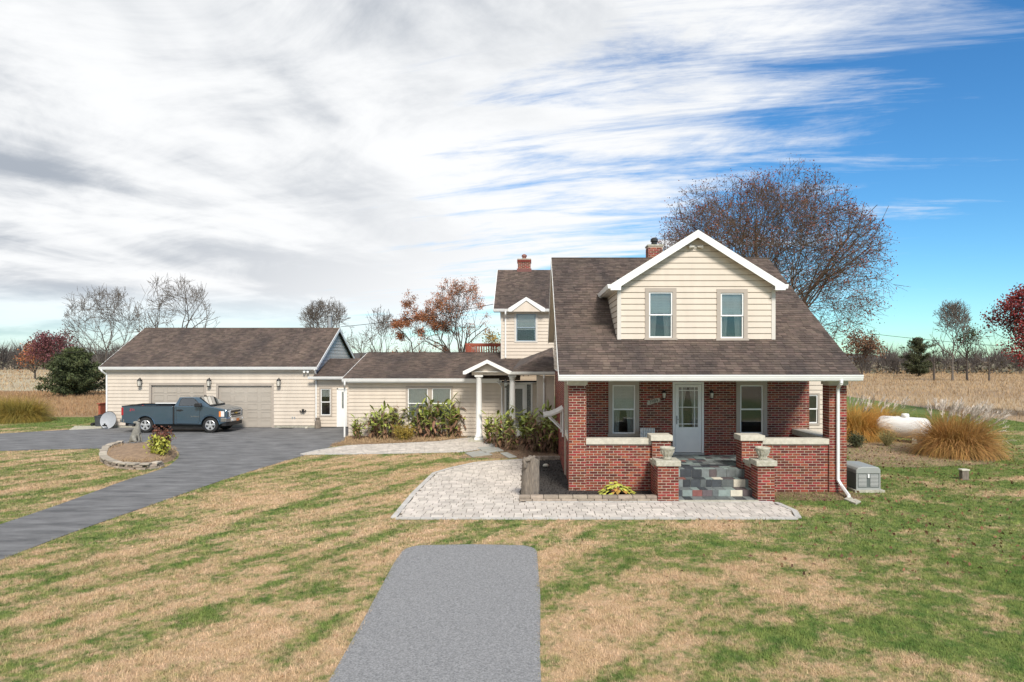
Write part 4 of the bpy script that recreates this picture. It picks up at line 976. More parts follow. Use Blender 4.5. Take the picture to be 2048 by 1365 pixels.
# ------------------------------------------------------------ pickup truck (local: x forward, near side y=-1)
tk = thing('pickup_truck', (0,0,0), 'blue grey regular cab pickup truck parked before the garage doors', 'truck')
def arch(cx_, r, z0, n=10): return [(cx_+r*math.cos(math.pi*i/n), max(z0, .42+r*math.sin(math.pi*i/n))) for i in range(n+1)]
W1, W2, AR = 1.30, 4.70, .49
front = [(2.80,.45)]+[(W2-AR,.45)]+arch(W2,AR,.45)[::-1]+[(W2+AR,.45),(5.52,.52),(5.60,.80),(5.60,1.10),(5.54,1.20),(5.30,1.275),(4.72,1.38),(4.50,1.43),(2.80,1.43)]
MB().prism(front, -.98, .98, 'y').build('body', 'blue_paint', tk, bevel=.055)
bedp = [(.06,.50)]+[(W1-AR,.46)]+arch(W1,AR,.46)[::-1]+[(W1+AR,.46),(2.74,.46),(2.74,1.40),(.06,1.40)]
bedp[0] = (.06,.55)
for ya_, yb_ in ((-.98,-.90),(.90,.98)): MB().prism(bedp, ya_, yb_, 'y').build('bed_side', 'blue_paint', tk, bevel=.03)
bx('tailgate', 'blue_paint', tk, .05, .12, -.9, .9, .6, 1.39, bevel=.02); bx('bed_front', 'blue_paint', tk, 2.68, 2.73, -.9, .9, .6, 1.39)
bx('bed_floor', 'black_plastic', tk, .12, 2.68, -.9, .9, .74, .80); [MB().box(*q).build('bed_rail', 'black_plastic', tk) for q in ((.06,2.74,-.985,-.86,1.40,1.425),(.06,2.74,.86,.985,1.40,1.425),(.04,.13,-.86,.86,1.39,1.42))]
MB().tube((.9,.80,1.44),(2.6,.80,1.44),.03).box(.9,2.6,.70,.86,1.425,1.47).build('tool_rail', 'white_trim', tk)
# cab
def loft(b, t):
    return MB().add([*b, *t], [(4,5,6,7),(0,1,5,4),(1,2,6,5),(2,3,7,6),(3,0,4,7)])
cb = [(2.80,-.95,1.41),(4.68,-.95,1.41),(4.68,.95,1.41),(2.80,.95,1.41)]; ct = [(2.96,-.74,1.86),(3.98,-.74,1.86),(3.98,.74,1.86),(2.96,.74,1.86)]
def lerp4(t, k): return [tuple(cb[i][j]+(ct[i][j]-cb[i][j])*t for j in range(3)) for i in k]
loft(cb, ct).build('cab', 'blue_paint', tk, bevel=.06)
def side_pt(x, z, s=-1, e=.008):
    t = (z-1.41)/.45; return (x, s*(.95-.21*t+e), z)
for s in (-1,1):
    pl = [(3.06,1.44),(4.12,1.44),(4.10,1.50),(3.80,1.74),(3.68,1.79),(3.18,1.79),(3.10,1.74)]
    MB().poly([side_pt(x,z,s,.004) for x,z in [(3.03,1.42),(4.18,1.42),(4.15,1.50),(3.83,1.76),(3.70,1.815),(3.15,1.815),(3.07,1.75)]]).build('window_seal', 'black_plastic', tk)
    MB().poly([side_pt(x,z,s,.009) for x,z in pl]).build('side_window', 'car_window' if 'car_window' in MATS else 'car_glass', tk)
ws = [(4.60,-.84,1.445),(4.60,.84,1.445),(4.06,.68,1.825),(4.06,-.68,1.825)]
n_ = Vector((.45,0,.70)).normalized()*.03
MB().poly([tuple(Vector(p)+n_) for p in ws]).build('windshield', 'car_glass', tk)
n_ = n_*.6; MB().poly([tuple(Vector(p)+n_) for p in [(4.66,-.9,1.415),(4.66,.9,1.415),(4.02,.72,1.845),(4.02,-.72,1.845)]]).build('windshield_seal', 'black_plastic', tk)
MB().box(3.9,4.02,.02,.08,1.87,1.92).build('antenna', 'black_plastic', tk)
# seams, trim, handle, mirror
MB().box(2.735,2.805,-.97,.97,.5,1.38).build('gap_panel', 'black_plastic', tk)
sm = MB()
for a in ([(2.92,-.983,1.40),(2.92,-.983,.56),(2.97,-.983,.5),(4.08,-.983,.5),(4.14,-.983,.62),(4.16,-.983,1.1),(4.2,-.983,1.40)],): sm.path(a,.007,4)
sm.build('door_seam', 'black_plastic', tk); MB().box(2.95,3.28,-1.015,-.985,1.165,1.215).box(3.04,3.2,-1.02,-.985,1.15,1.235).build('door_handle', 'black_plastic', tk, bevel=.012)
MB().prism([(3.98,1.38),(4.32,1.38),(4.36,1.45),(4.30,1.57),(4.05,1.58),(3.98,1.52)], -1.24, -1.05, 'y').box(4.1,4.22,-1.06,-.93,1.40,1.46).build('mirror', 'black_plastic', tk, bevel=.03)
MB().prism([(3.98,1.38),(4.32,1.38),(4.36,1.45),(4.30,1.57),(4.05,1.58),(3.98,1.52)], 1.05, 1.24, 'y').build('mirror', 'black_plastic', tk, bevel=.03)
for cx_ in (W1, W2):
    P = arch(cx_, AR+.0, .45, 14)
    for s in (-1,1):
        ar = MB()
        for (xa,za),(xb,zb_) in zip(P, P[1:]): ar.tube((xa,s*.98,za),(xb,s*.98,zb_),.028,.028,5)
        ar.build('wheel_arch', 'blue_paint', tk)
    bx('wheel_well', 'black_plastic', tk, cx_-.5, cx_+.5, -.80, .80, .46, .98)
    for s in (-1,1):
        yc = s*.84
        tyre = MB().lathe([(.25,-.12),(.36,-.135),(.395,-.11),(.40,-.05),(.40,.05),(.395,.11),(.36,.135),(.25,.12)], 32, (cx_,yc,.40), 'y').build('wheel', 'rubber', tk, smooth=True)
        rim = MB().lathe([(.25,.0),(.262,s*.13),(.245,s*.142),(.225,s*.12),(.22,s*.05)], 28, (cx_,yc,.40), 'y', cap=False)
        for i in range(5):
            a = 2*math.pi*i/5+.3; ca, sa = math.cos(a), math.sin(a); w_ = .05
            pts = [(cx_+ca*r-sa*w2, yy, .40+sa*r+ca*w2) for yy in (yc+s*.085, yc+s*.135) for r, w2 in ((.05,-.04),(.235,-.062),(.235,.062),(.05,.04))]
            rim.add(pts, [(4,5,6,7),(0,1,5,4),(1,2,6,5),(2,3,7,6),(3,0,4,7)])
        rim.lathe([(.07,s*.08),(.07,s*.14),(.02,s*.15)], 14, (cx_,yc,.40), 'y'); rim.build('rim', 'alloy', tyre)
        MB().lathe([(.22,s*.03),(.22,s*.06)], 20, (cx_,yc,.40), 'y').build('hub_shadow', 'black_plastic', tyre)
MB().box(.1,5.4,-.7,.7,.36,.5).box(.3,5.0,-.45,.45,.28,.38).build('chassis', 'black_plastic', tk)
# front: bumper, grille, lamps, plate
fb = MB().prism([(5.25,-1.0),(5.55,-1.0),(5.70,-.80),(5.74,-.3),(5.74,.3),(5.70,.80),(5.55,1.0),(5.25,1.0)], .56, .80, 'z').build('front_bumper', 'chrome', tk, bevel=.04)
MB().prism([(5.3,-.94),(5.5,-.94),(5.62,-.75),(5.64,.75),(5.5,.94),(5.3,.94)], .36, .56, 'z').build('air_dam', 'black_plastic', tk)
MB().box(5.40,5.63,-.62,.62,.82,1.17).build('grille', 'chrome', tk, bevel=.02); [MB().box(5.6,5.645,-.56,.56,q0,q1).build('grille_mesh', 'black_plastic', tk) for q0, q1 in ((.86,.96),(1.02,1.13))]
MB().box(5.645,5.665,-.16,.16,.97,1.015).box(5.645,5.668,-.06,.06,.955,1.03).build('badge', 'gold', tk)
for s in (-1,1):
    MB().prism([(5.20,s*.99),(5.42,s*.992),(5.58,s*.90),(5.615,s*.63),(5.5,s*.63),(5.25,s*.9)], .84, 1.14, 'z').build('headlight', 'lamp_clear', tk, bevel=.02)
    MB().prism([(5.17,s*.993),(5.27,s*.996),(5.27,s*.9),(5.17,s*.9)], .85, 1.13, 'z').build('turn_signal', 'amber', tk)
    MB().lathe([(.06,0),(.06,.03)],12,(5.70,s*.62,.66),'x').build('fog_lamp', 'lamp_clear', tk)
    MB().box(.04,.16,min(s*.80,s*.992),max(s*.80,s*.992),.92,1.34).build('tail_light', 'lamp_red', tk, bevel=.03)
bx('number_plate', 'plate_orange', tk, 5.745, 5.755, -.15, .15, .56, .70)
MB().prism([(-.06,-.95),(.2,-.99),(.2,.99),(-.06,.95),(-.1,.6),(-.1,-.6)], .55, .72, 'z').build('rear_bumper', 'chrome', tk, bevel=.03)
MB().tube((.35,-.8,.40),(.62,-.8,.42),.045).build('exhaust', 'chrome', tk)
text_mesh('decal', 'Z71', .17, 'red_decal', tk, (.62,-.984,1.20), 0, .002)
text_mesh('badge', 'SILVERADO', .085, 'chrome', tk, (3.9,-.985,.86), 0, .004)
tk.location = (-21.6, 36.75, .012)

# ------------------------------------------------------------ small things round the buildings
ds = thing('satellite_dish', (gpx(226),38.1,0), 'large grey satellite dish leaning on the garage corner', 'satellite dish')
vs = []; n_ = 28; cx_, cy_ = gpx(227), 38.15
mb = MB(); rings = 6
for k in range(rings+1):
    r = .46*k/rings
    for i in range(n_):
        a = 2*math.pi*i/n_; lx, lz = r*math.cos(a), r*math.sin(a)*1.05; dy_ = -.10*(r/.46)**2
        vs.append((cx_+lx+.02*lz, cy_+.22*lz+dy_+.05, .47+lz))
mb.add(vs, [(k*n_+i,k*n_+(i+1)%n_,(k+1)*n_+(i+1)%n_,(k+1)*n_+i) for k in range(rings) for i in range(n_)])
mb.build('dish', 'dish_grey', ds, smooth=True)
MB().path([vs[rings*n_+i] for i in range(n_)]+[vs[rings*n_]], .012, 5).build('rim', 'iron_black', ds)
MB().path([(cx_,cy_-.06,.06),(cx_+.02,cy_-.35,.22)],.018,6).box(cx_-.1,cx_+.1,cy_-.4,cy_-.3,.16,.24).lathe([(.04,0),(.05,.08)],8,(cx_+.02,cy_-.38,.24)).build('feed_arm', 'iron_black', ds)
bn = thing('planter_tub', (gpx(200),39.2,0), 'dark grey round tub beside the garage corner', 'tub')
MB().lathe([(.22,0),(.27,.05),(.29,.55),(.31,.56),(.31,.62),(.27,.62),(.26,.5)],20,(PX(201,39.3),39.3,0)).build('tub', 'slate_dark', bn); MB().lathe([(.1,.5),(.13,.66),(.05,.7)],10,(PX(201,39.3),39.3,0)).build('filling', 'mulch', bn)
tag(MB().prism([(PX(190,39.5),.06),(PX(195,39.5),.0),(PX(186,39.5),.0),(PX(184,39.5),.15),(PX(188,39.5),.22),(PX(192,39.5),.2)], 39.3, 39.6).build('rubber_boot_scraper', 'rubber', bevel=.03), 'small black lump lying left of the grey tub', 'debris')
tag(MB().box(PX(205,42),PX(209,42),41.6,42.4,0,PZ(808,42)).box(PX(204,42),PX(210,42),41.5,42.5,PZ(808,42),PZ(807,42)+.03).build('red_bin', 'red_wood'), 'narrow red wooden box behind the garage corner', 'box')
mc = thing('milk_can', (gpx(635.5),38.2,0), 'rusty old milk can standing by the breezeway', 'milk can')
MB().lathe([(.16,0),(.165,.03),(.165,.34),(.15,.40),(.10,.47),(.10,.54),(.135,.56),(.135,.59),(.03,.61)],18,(PX(635.5,38.1),38.1,.012)).build('can', 'wood_grey', mc, smooth=True)
for s in (-1,1): MB().path([(PX(635.5,38.1)+s*.13,38.1,.42),(PX(635.5,38.1)+s*.19,38.1,.47),(PX(635.5,38.1)+s*.11,38.1,.52)],.012,5).build('handle', 'wood_grey', mc)
tag(MB().box(PX(612,38.2),PX(617,38.2),38.0,38.2,.012,.1).build('stone_block', 'cap_stone', bevel=.02), 'small white stone block at the foot of the garage wall', 'stone')
gp = thing('rubber_mat', (gpx(578),38.2,0), 'dark mat lying by the garage wall', 'mat'); MB().prism([(gpx(565),38.0),(gpx(590),38.0),(gpx(592),38.35),(gpx(568),38.4)],.013,.035,'z').build('mat', 'rubber', gp)
# generator
ge = thing('standby_generator', (9.8,20.5,0), 'grey metal standby generator on a pad beside the brick column', 'generator')
gx0_, gx1_, gy0 = PX(1713,19.95), PX(1760,19.95), 19.95
bx('pad', 'old_concrete', ge, gx0_-.08, gx1_+.1, gy0-.1, gy0+1.3, 0, .07)
MB().box(gx0_,gx1_,gy0,gy0+1.2,.07,.56).build('housing', 'generator_dark', ge, bevel=.01)
MB().prism([(gx0_-.015,.54),(gx1_+.015,.54),(gx1_+.015,.66),(gx1_-.05,.73),(gx0_+.2,.74),(gx0_+.04,.71),(gx0_-.015,.64)], gy0-.015, gy0+1.215, 'y').build('lid', 'generator_body', ge, bevel=.02)
for a, b in ((gx0_-.01,gx0_+.03),(gx1_-.03,gx1_+.01)): bx('corner_post', 'generator_body', ge, a, b, gy0-.012, gy0+.02, .07, .54)
bx('base_rail', 'generator_body', ge, gx0_+.03, gx1_-.03, gy0-.011, gy0+.02, .07, .13)
for k in range(9):
    z_ = .17+k*.04
    for a, b in ((gx0_+.05,gx0_+.29),(gx1_-.29,gx1_-.05)): MB().add([(a,gy0-.022,z_),(b,gy0-.022,z_),(b,gy0-.003,z_+.024),(a,gy0-.003,z_+.024),(a,gy0-.003,z_),(b,gy0-.003,z_)],[(0,1,2,3),(0,1,5,4)]).build('louver', 'generator_body', ge)
MB().box((gx0_+gx1_)/2-.025,(gx0_+gx1_)/2+.025,gy0-.03,gy0-.003,.42,.53).build('latch', 'white_trim', ge)
# propane tank
pt = thing('propane_tank', (0,0,0), 'white horizontal propane tank between the ornamental grasses', 'tank')
prof = [(0.0,-1.2)]+[(.5*math.sin(R(a)), -1.2+.34*(1-math.cos(R(a)))) for a in range(15,91,15)]+[(.5,.86)]+[(.5*math.sin(R(a)), 1.2-.34*(1-math.cos(R(a)))) for a in range(75,0,-15)]+[(0,1.2)]
MB().lathe(prof, 28, (0,0,.68), 'x', cap=False).build('tank', 'tank_white', pt, smooth=True)
MB().lathe([(.17,0),(.17,.12),(.15,.19),(.0,.21)],16,(.1,0,1.14)).build('dome_lid', 'tank_white', pt, smooth=True)
for x_ in (-.6,.6): MB().prism([(-.4,0),(.4,0),(.34,.35),(-.34,.35)], x_-.08, x_+.08, 'x').build('saddle', 'old_concrete', pt)
MB().box(-.3,.0,-.05,.05,1.16,1.2).build('lifting_lug', 'tank_white', pt)
pt.location = (PX(1806,32), 32.0, 0); pt.rotation_euler = (0,0,R(-48))
ps = thing('stub_post', (*G(1928,960),0), 'short weathered wooden stub post in the right lawn', 'post'); x_, y_ = G(1928,960)
MB().box(x_-.11,x_+.11,y_-.09,y_+.09,0,.30).build('block', 'wood_grey', ps, bevel=.015); MB().box(x_-.13,x_+.13,y_-.11,y_+.11,.30,.345).build('cap', 'cap_stone', ps, bevel=.01)
# carved tree stump
st = thing('carved_stump', (.0,19,0), 'tall weathered grey log with carved animal on top beside the patio', 'stump')
sx_, sy_ = PX(1061,19.1), 19.1; mb = MB(); vs = []; n_ = 30; lv_ = 14
rr = random.Random(5); ph = [rr.uniform(0,6.28) for _ in range(6)]
for k in range(lv_+1):
    z_ = 1.10*k/lv_; base = .245-.02*k/lv_+(.03 if k == 0 else 0)
    for i in range(n_):
        a = 2*math.pi*i/n_; r = base*(1+.06*math.sin(3*a+ph[0])+.04*math.sin(7*a+ph[1]+z_)+.03*math.sin(13*a+ph[2])+.02*rr.uniform(-1,1))
        vs.append((sx_+r*math.cos(a)+.03*z_, sy_+r*math.sin(a), z_+(.05*math.sin(4*a+1)+.04*rr.random() if k == lv_ else 0)))
mb.add(vs, [(k*n_+i,k*n_+(i+1)%n_,(k+1)*n_+(i+1)%n_,(k+1)*n_+i) for k in range(lv_) for i in range(n_)]+[tuple(range(lv_*n_,(lv_+1)*n_))]).build('log', 'wood_grey', st)
def skinned(name, m, parent, pts, edges, rad, sub=2):
    off = parent.location; me = bpy.data.meshes.new(name); me.from_pydata([tuple(Vector(p)-off) for p in pts], edges, [])
    o = bpy.data.objects.new(name, me); C.objects.link(o); o.parent = parent; me.materials.append(MATS[m])
    md = o.modifiers.new('skin', 'SKIN'); md.use_smooth_shade = True
    me.skin_vertices[0].data[0].use_root = True
    for i, r in enumerate(rad): me.skin_vertices[0].data[i].radius = (r, r)
    s = o.modifiers.new('sub', 'SUBSURF'); s.levels = sub; s.render_levels = sub
    dg = bpy.context.evaluated_depsgraph_get(); bpy.context.view_layer.update(); dg = bpy.context.evaluated_depsgraph_get()
    nm = bpy.data.meshes.new_from_object(o.evaluated_get(dg)); o.modifiers.clear(); o.data = nm
    if not nm.materials: nm.materials.append(MATS[m])
    return o
cz = 1.0
skinned('carving', 'wood_grey', st, [(sx_-.16,sy_-.16,.83),(sx_-.20,sy_-.2,.95),(sx_-.17,sy_-.2,1.07),(sx_-.06,sy_-.2,1.13),(sx_+.04,sy_-.16,1.12),(sx_-.1,sy_-.24,1.0),(sx_+.13,sy_-.08,1.19)],
        [(0,1),(1,2),(2,3),(3,4),(1,5),(4,6)], [.07,.08,.085,.08,.06,.05,.045])
tag(MB().lathe([(.0,0),(.10,.02),(.12,.06),(.07,.11),(.0,.12)],10,(*G(1092,938),.06),cap=False).build('white_rock', 'cap_stone', smooth=True), 'white rounded rock in the black mulch', 'rock')
# edging of the mulch bed: two courses of blocks
eg = thing('bed_edging', (1.5,18.7,0), 'low tan stone block edging along the black mulch bed', 'edging')
for z0, off_ in ((.0,0),(.085,.13)):
    x_ = -.36-off_*.5
    while x_ < 3.38:
        ln = rnd.uniform(.34,.46); b_ = min(x_+ln, 3.40)
        bx('block', 'edging_stone', eg, max(x_,-.36), b_-.012, 18.52+rnd.uniform(-.01,.01)+z0*.25, 18.76, z0+.002, z0+.085, bevel=.012); x_ += ln
eg2 = thing('bed_edging', (.6,26,0), 'low tan stone block edging behind the log by the brick wall', 'edging')
for z0 in (0,.09):
    for k in range(4): bx('block', 'edging_stone', eg2, .0+k*.26+z0, .25+k*.26+z0, 26.0+z0*.3, 26.2, z0, z0+.088, bevel=.01)
# island planter by the drive
isl = thing('stone_planter', (*G(285,915),0), 'curved dry stacked stone planter ring on the lawn by the driveway', 'planter')
icx, icy = G(287,912)
ring = curve([G(240,893), G(214,903), G(208,922), G(228,934), G(262,939), G(300,939), G(318,935)], 8)
def along(pts, step):
    res = []; acc = 0; 
    for (x0,y0),(x1,y1) in zip(pts, pts[1:]):
        d = math.hypot(x1-x0,y1-y0)
        while acc < d: t = acc/d; res.append((x0+(x1-x0)*t, y0+(y1-y0)*t, math.atan2(y1-y0,x1-x0))); acc += step
        acc -= d
    return res
for lvl in range(3):
    for (x_,y_,a) in along(ring, .36+.03*lvl):
        w_, t_ = rnd.uniform(.14,.175), rnd.uniform(.1,.14); h_ = .085 if lvl < 2 else .07
        o = MB().box(-w_,w_,-t_*(1.25 if lvl == 2 else 1),t_,0,h_-.006).build('stone', 'ledge_stone' if lvl == 2 else 'edging_stone', None, bevel=.014)
        o.parent = isl; o.location = Vector((x_+rnd.uniform(-.015,.015),y_+rnd.uniform(-.015,.015),lvl*.085))-isl.location; o.rotation_euler = (0,0,a+rnd.uniform(-.08,.08))
mound = curve([G(236,897), G(218,906), G(214,920), G(232,931), G(265,934), G(312,931), G(345,921), G(354,908), G(340,898), G(290,893)], 5)
mv = [(icx,icy,.36)]; n_ = len(mound)
for f_, z_ in ((.35,.34),(.7,.27),(1.0,.03)): mv += [(icx+(x-icx)*f_, icy+(y-icy)*f_, z_+rnd.uniform(-.02,.02) if f_ < 1 else (.18 if x < icx+.6 and y < icy+1 else .015)) for x,y in mound]
MB().add(mv, [(0,1+i,1+(i+1)%n_) for i in range(n_)]+[(1+k*n_+i,1+(k+1)*n_+i,1+(k+1)*n_+(i+1)%n_,1+k*n_+(i+1)%n_) for k in range(2) for i in range(n_)]).build('soil_mound', 'straw_soil', isl, smooth=True)
# sitting wolf statue
wf = thing('wolf_statue', (*G(274,896),.2), 'grey stone sitting wolf statue on the planter mound', 'statue'); wx, wy = G(274,896); 
wx = PX(272, wy); z0 = .22
P = [(wx-.14,wy,z0+.16),(wx-.05,wy,z0+.36),(wx+.06,wy,z0+.58),(wx+.09,wy,z0+.76),(wx+.10,wy,z0+.88),(wx-.02,wy-.02,z0+.90),(wx-.12,wy-.02,z0+.88),
     (wx+.13,wy-.07,z0+.42),(wx+.18,wy-.08,z0+.2),(wx+.19,wy-.08,z0+.03),(wx+.13,wy+.07,z0+.42),(wx+.18,wy+.08,z0+.2),(wx+.19,wy+.08,z0+.03),
     (wx+.02,wy-.15,z0+.14),(wx+.12,wy-.16,z0+.04),(wx+.02,wy+.15,z0+.14),(wx+.12,wy+.16,z0+.04),(wx-.28,wy,z0+.05),(wx-.38,wy,z0+.03)]
skinned('body', 'stone_wolf', wf, P, [(0,1),(1,2),(2,3),(3,4),(4,5),(5,6),(2,7),(7,8),(8,9),(2,10),(10,11),(11,12),(0,13),(13,14),(0,15),(15,16),(0,17),(17,18)],
        [.15,.15,.14,.10,.095,.065,.04,.06,.045,.045,.06,.045,.045,.09,.05,.09,.05,.045,.03])
for s in (-1,1): MB().add([(wx+.08,wy+s*.03,z0+.95),(wx+.15,wy+s*.03,z0+.95),(wx+.12,wy+s*.09,z0+.94),(wx+.13,wy+s*.06,z0+1.06)],[(0,1,3),(1,2,3),(2,0,3),(0,2,1)]).build('ear', 'stone_wolf', wf)

# ------------------------------------------------------------ plants
NR = np.random.default_rng(11)
def leaf_cards(name, m, parent, P, size, seed=0, aspect=.5):
    """a small bent four-sided leaf at every point of P"""
    g = np.random.default_rng(seed); n = len(P); a = g.normal(size=(n,3)); a /= np.linalg.norm(a,axis=1)[:,None]+1e-9
    b = np.cross(a, g.normal(size=(n,3))); b /= np.linalg.norm(b,axis=1)[:,None]+1e-9; nn = np.cross(a,b)
    s = (size*g.uniform(.6,1.35,n))[:,None]
    V = np.stack([P, P+a*s*.5+b*s*aspect*.5+nn*s*.12, P+a*s, P+a*s*.5-b*s*aspect*.5+nn*s*.12], 1).reshape(-1,3)
    T = np.arange(4*n).reshape(n,4); return tag(fast_mesh(name, V, T, m, parent), kind='stuff')
def strips(name, m, parent, base, dirs, length, width, droop, nseg=4, seed=0, z_floor=None):
    """arching grass blades: base (n,3), dirs (n,3) unit"""
    g = np.random.default_rng(seed); n = len(base); L_ = length.reshape(-1,1); d = dirs.copy(); p = base.copy(); side = np.cross(dirs, np.array([0,0,1.0]))+g.normal(size=(n,3))*.15
    side /= np.linalg.norm(side,axis=1)[:,None]+1e-9; rows = []; pts = [p]
    for k in range(nseg+1):
        w_ = (width*(1-(k/nseg)**1.5*.95)).reshape(-1,1); rows += [p-side*w_, p+side*w_]
        d = d+np.array([0,0,-1.0])*droop.reshape(-1,1)*(k+1)/nseg+g.normal(size=(n,3))*.09; d /= np.linalg.norm(d,axis=1)[:,None]; p = p+d*L_/nseg; pts.append(p)
    V = np.stack(rows,1).reshape(-1,3); m_ = 2*(nseg+1); o = (np.arange(n)*m_)[:,None]
    T = np.concatenate([o+np.array([2*k,2*k+1,2*k+3,2*k+2]) for k in range(nseg)],0)
    return tag(fast_mesh(name, V, T, m, parent), kind='stuff'), rows[-1], d
def tree_mesh(base, height, spread, seed, trunk_r, fork=.22, limbs=6, levels=5, flat=1.0, up=.10, lean=(0,0), kids=(3,4), jit=.22, minr=.008):
    """branching skeleton inside an egg-shaped crown; returns verts, quads, tip points"""
    r = random.Random(seed); segs = []; tips = []
    B = Vector(base); zc = height*(fork+(1-fork)*.45); C0 = B+Vector((lean[0]*.5,lean[1]*.5,zc)); rz = height*(1-fork)*.56
    def out(p):
        q = p-C0; a_ = math.atan2(q.y,q.x); e_ = math.atan2(q.z,math.hypot(q.x,q.y))
        return ((q.x/spread)**2+(q.y/spread)**2+(q.z/rz)**2)*(1.08+.15*math.sin(3*a_+seed)*math.cos(4*e_+seed*.7)+.16*math.sin(9*a_+7*e_+seed*1.3))
    def go(p, d, Ln, rad, lv):
        n = 4 if lv < 3 else 3; r0 = rad
        for i in range(n):
            d = (d+Vector((r.gauss(0,jit),r.gauss(0,jit),r.gauss(0,jit)+up*(1 if lv > 0 else 0)))*.6).normalized()
            q = p+d*Ln/n; r1 = max(rad*(1-.5*(i+1)/n), minr*.6); segs.append((p, q, r0, r1)); r0 = r1
            p = q
            if lv > 0 and out(p) > 1.0: tips.append(p); return
            if lv < levels and i >= (1 if lv else n):
                for _ in range(1 if i < n-1 else r.choice(kids)-1):
                    ax = Vector((r.gauss(0,1),r.gauss(0,1),r.gauss(0,1))).normalized()
                    dd = d.copy(); dd.rotate(Matrix.Rotation(R(r.uniform(22,52)),3,(dd.cross(ax)).normalized()))
                    go(p, dd, Ln*r.uniform(.62,.82), max(r1*r.uniform(.55,.75),minr), lv+1)
        if lv >= levels: tips.append(p)
    # trunk then a fan of limbs
    top = B+Vector((lean[0]*.2,lean[1]*.2,height*fork)); n = 4; p = B; rr_ = trunk_r*1.25
    for i in range(n):
        q = B.lerp(top,(i+1)/n)+Vector((r.gauss(0,.03),r.gauss(0,.03),0))*height*.05; segs.append((p,q,rr_,trunk_r*(1-.06*i))); rr_ = trunk_r*(1-.06*i); p = q
    for i in range(limbs):
        a = 2*math.pi*(i+r.uniform(-.25,.25))/limbs; el = R(r.uniform(28,66)) if i else R(84)
        dd = Vector((math.cos(a)*math.cos(el)*flat, math.sin(a)*math.cos(el)*flat, math.sin(el))).normalized()
        go(p-Vector((0,0,height*fork*.25*r.random()*(i > 0))), dd, height*(1-fork)*.46*r.uniform(.85,1.15), trunk_r*r.uniform(.42,.62), 1)
    P = np.array([s[0] for s in segs]); Q = np.array([s[1] for s in segs]); ra = np.array([s[2] for s in segs]); rb_ = np.array([s[3] for s in segs])
    d = Q-P; d /= np.linalg.norm(d,axis=1)[:,None]+1e-9; h = np.where(np.abs(d[:,2:3]) < .9, np.array([[0,0,1.0]]), np.array([[1.0,0,0]]))
    a = np.cross(d,h); a /= np.linalg.norm(a,axis=1)[:,None]; b = np.cross(d,a); k = 4; vs = []
    for c, rad in ((P,ra),(Q,rb_)):
        for i in range(k):
            t = 2*math.pi*i/k; vs.append(c+(a*math.cos(t)+b*math.sin(t))*rad[:,None])
    V = np.stack(vs,1).reshape(-1,3); o = (np.arange(len(P))*2*k)[:,None]
    T = np.concatenate([o+np.array([i,(i+1)%k,k+(i+1)%k,k+i]) for i in range(k)],0)
    return V, T, np.array(tips), P, Q
def tree(name, label, px, d, top, wpx, seed, leaf=None, nleaf=0, lsize=.12, bark='bark', fork=.2, limbs=6, levels=5, flat=1.0, trunk=None, group=None, base=0, minr=None, jit=.22, up=.1):
    h = PZ(top,d)-base; spread = wpx/F*d/2; x = PX(px,d)
    t = thing(name, (x,d,base), label, 'tree', group)
    V, T, tips, P, Q = tree_mesh((x,d,base), h, spread, seed, trunk or h*.022, fork, limbs, levels, flat, minr=minr or .010*d/45, jit=jit, up=up)
    fast_mesh('trunk', V, T, bark, t)
    if leaf:
        g = np.random.default_rng(seed); k = len(tips); wts = g.uniform(0,1,k)**2; idx = g.choice(k,nleaf,p=wts/wts.sum()); L_ = tips[idx]+g.normal(size=(nleaf,3))*lsize*1.6
        leaf_cards('crown', leaf, t, L_, lsize, seed, .7)
    return t
# the large oak behind the house
tree('oak_tree', 'large spreading oak behind the brick house with sparse russet leaves', 1522, 45, 366, 480, 21, 'oak_leaf', 20000, .105, 'bark_oak', .13, 11, 7, 1.15, .42, jit=.23, up=.03, minr=.010)
BT = 'bare trees behind the garage and wing'
tree('bare_tree', 'bare tree left of the garage roof, above the dark cedar', 212, 85, 574, 150, 31, None, 0, .1, 'bark_pale', .2, 6, 6, 1.0, .2, BT)
tree('bare_tree', 'tall bare tree rising behind the garage roof, left half', 352, 80, 546, 150, 32, None, 0, .1, 'bark_pale', .18, 7, 6, 1.0, .26, BT)
tree('bare_tree', 'round bare tree behind the stove pipe of the garage', 652, 110, 597, 108, 33, None, 0, .1, 'bark_pale', .25, 8, 6, 1.0, .25, BT)
tree('bare_tree', 'thin bare tree just right of the garage gable', 722, 92, 640, 60, 34, None, 0, .1, 'bark_pale', .3, 5, 4, .8, .14, BT)
tree('bare_tree', 'taller thin bare tree between garage gable and orange tree', 762, 95, 618, 80, 35, None, 0, .1, 'bark_pale', .3, 6, 5, .8, .16, BT)
tree('autumn_tree', 'rust orange tree behind the low wing, left of two', 838, 72, 592, 105, 36, 'orange_leaf', 11000, .13, 'bark', .2, 6, 5, 1.0, .2, 'autumn trees behind the wing')
tree('autumn_tree', 'taller half bare reddish tree behind the low wing beside the tower', 918, 70, 568, 135, 37, 'orange_leaf', 9000, .12, 'bark', .2, 7, 5, 1.0, .24, 'autumn trees behind the wing')
tree('young_tree', 'thin yellow leaved tree beside the tower wall', 990, 66, 650, 34, 38, 'gold_leaf', 700, .16, 'bark', .3, 4, 3, .8, .08)
tree('maple_tree', 'burgundy tree at the far left field edge', 108, 130, 664, 75, 39, 'burgundy_leaf', 3800, .34, 'bark', .2, 6, 4, 1.0, .25)
tree('maple_tree', 'orange leaved small tree left of the burgundy tree', 70, 132, 688, 38, 40, 'orange_leaf', 1800, .34, 'bark', .2, 5, 4, 1.0, .2)
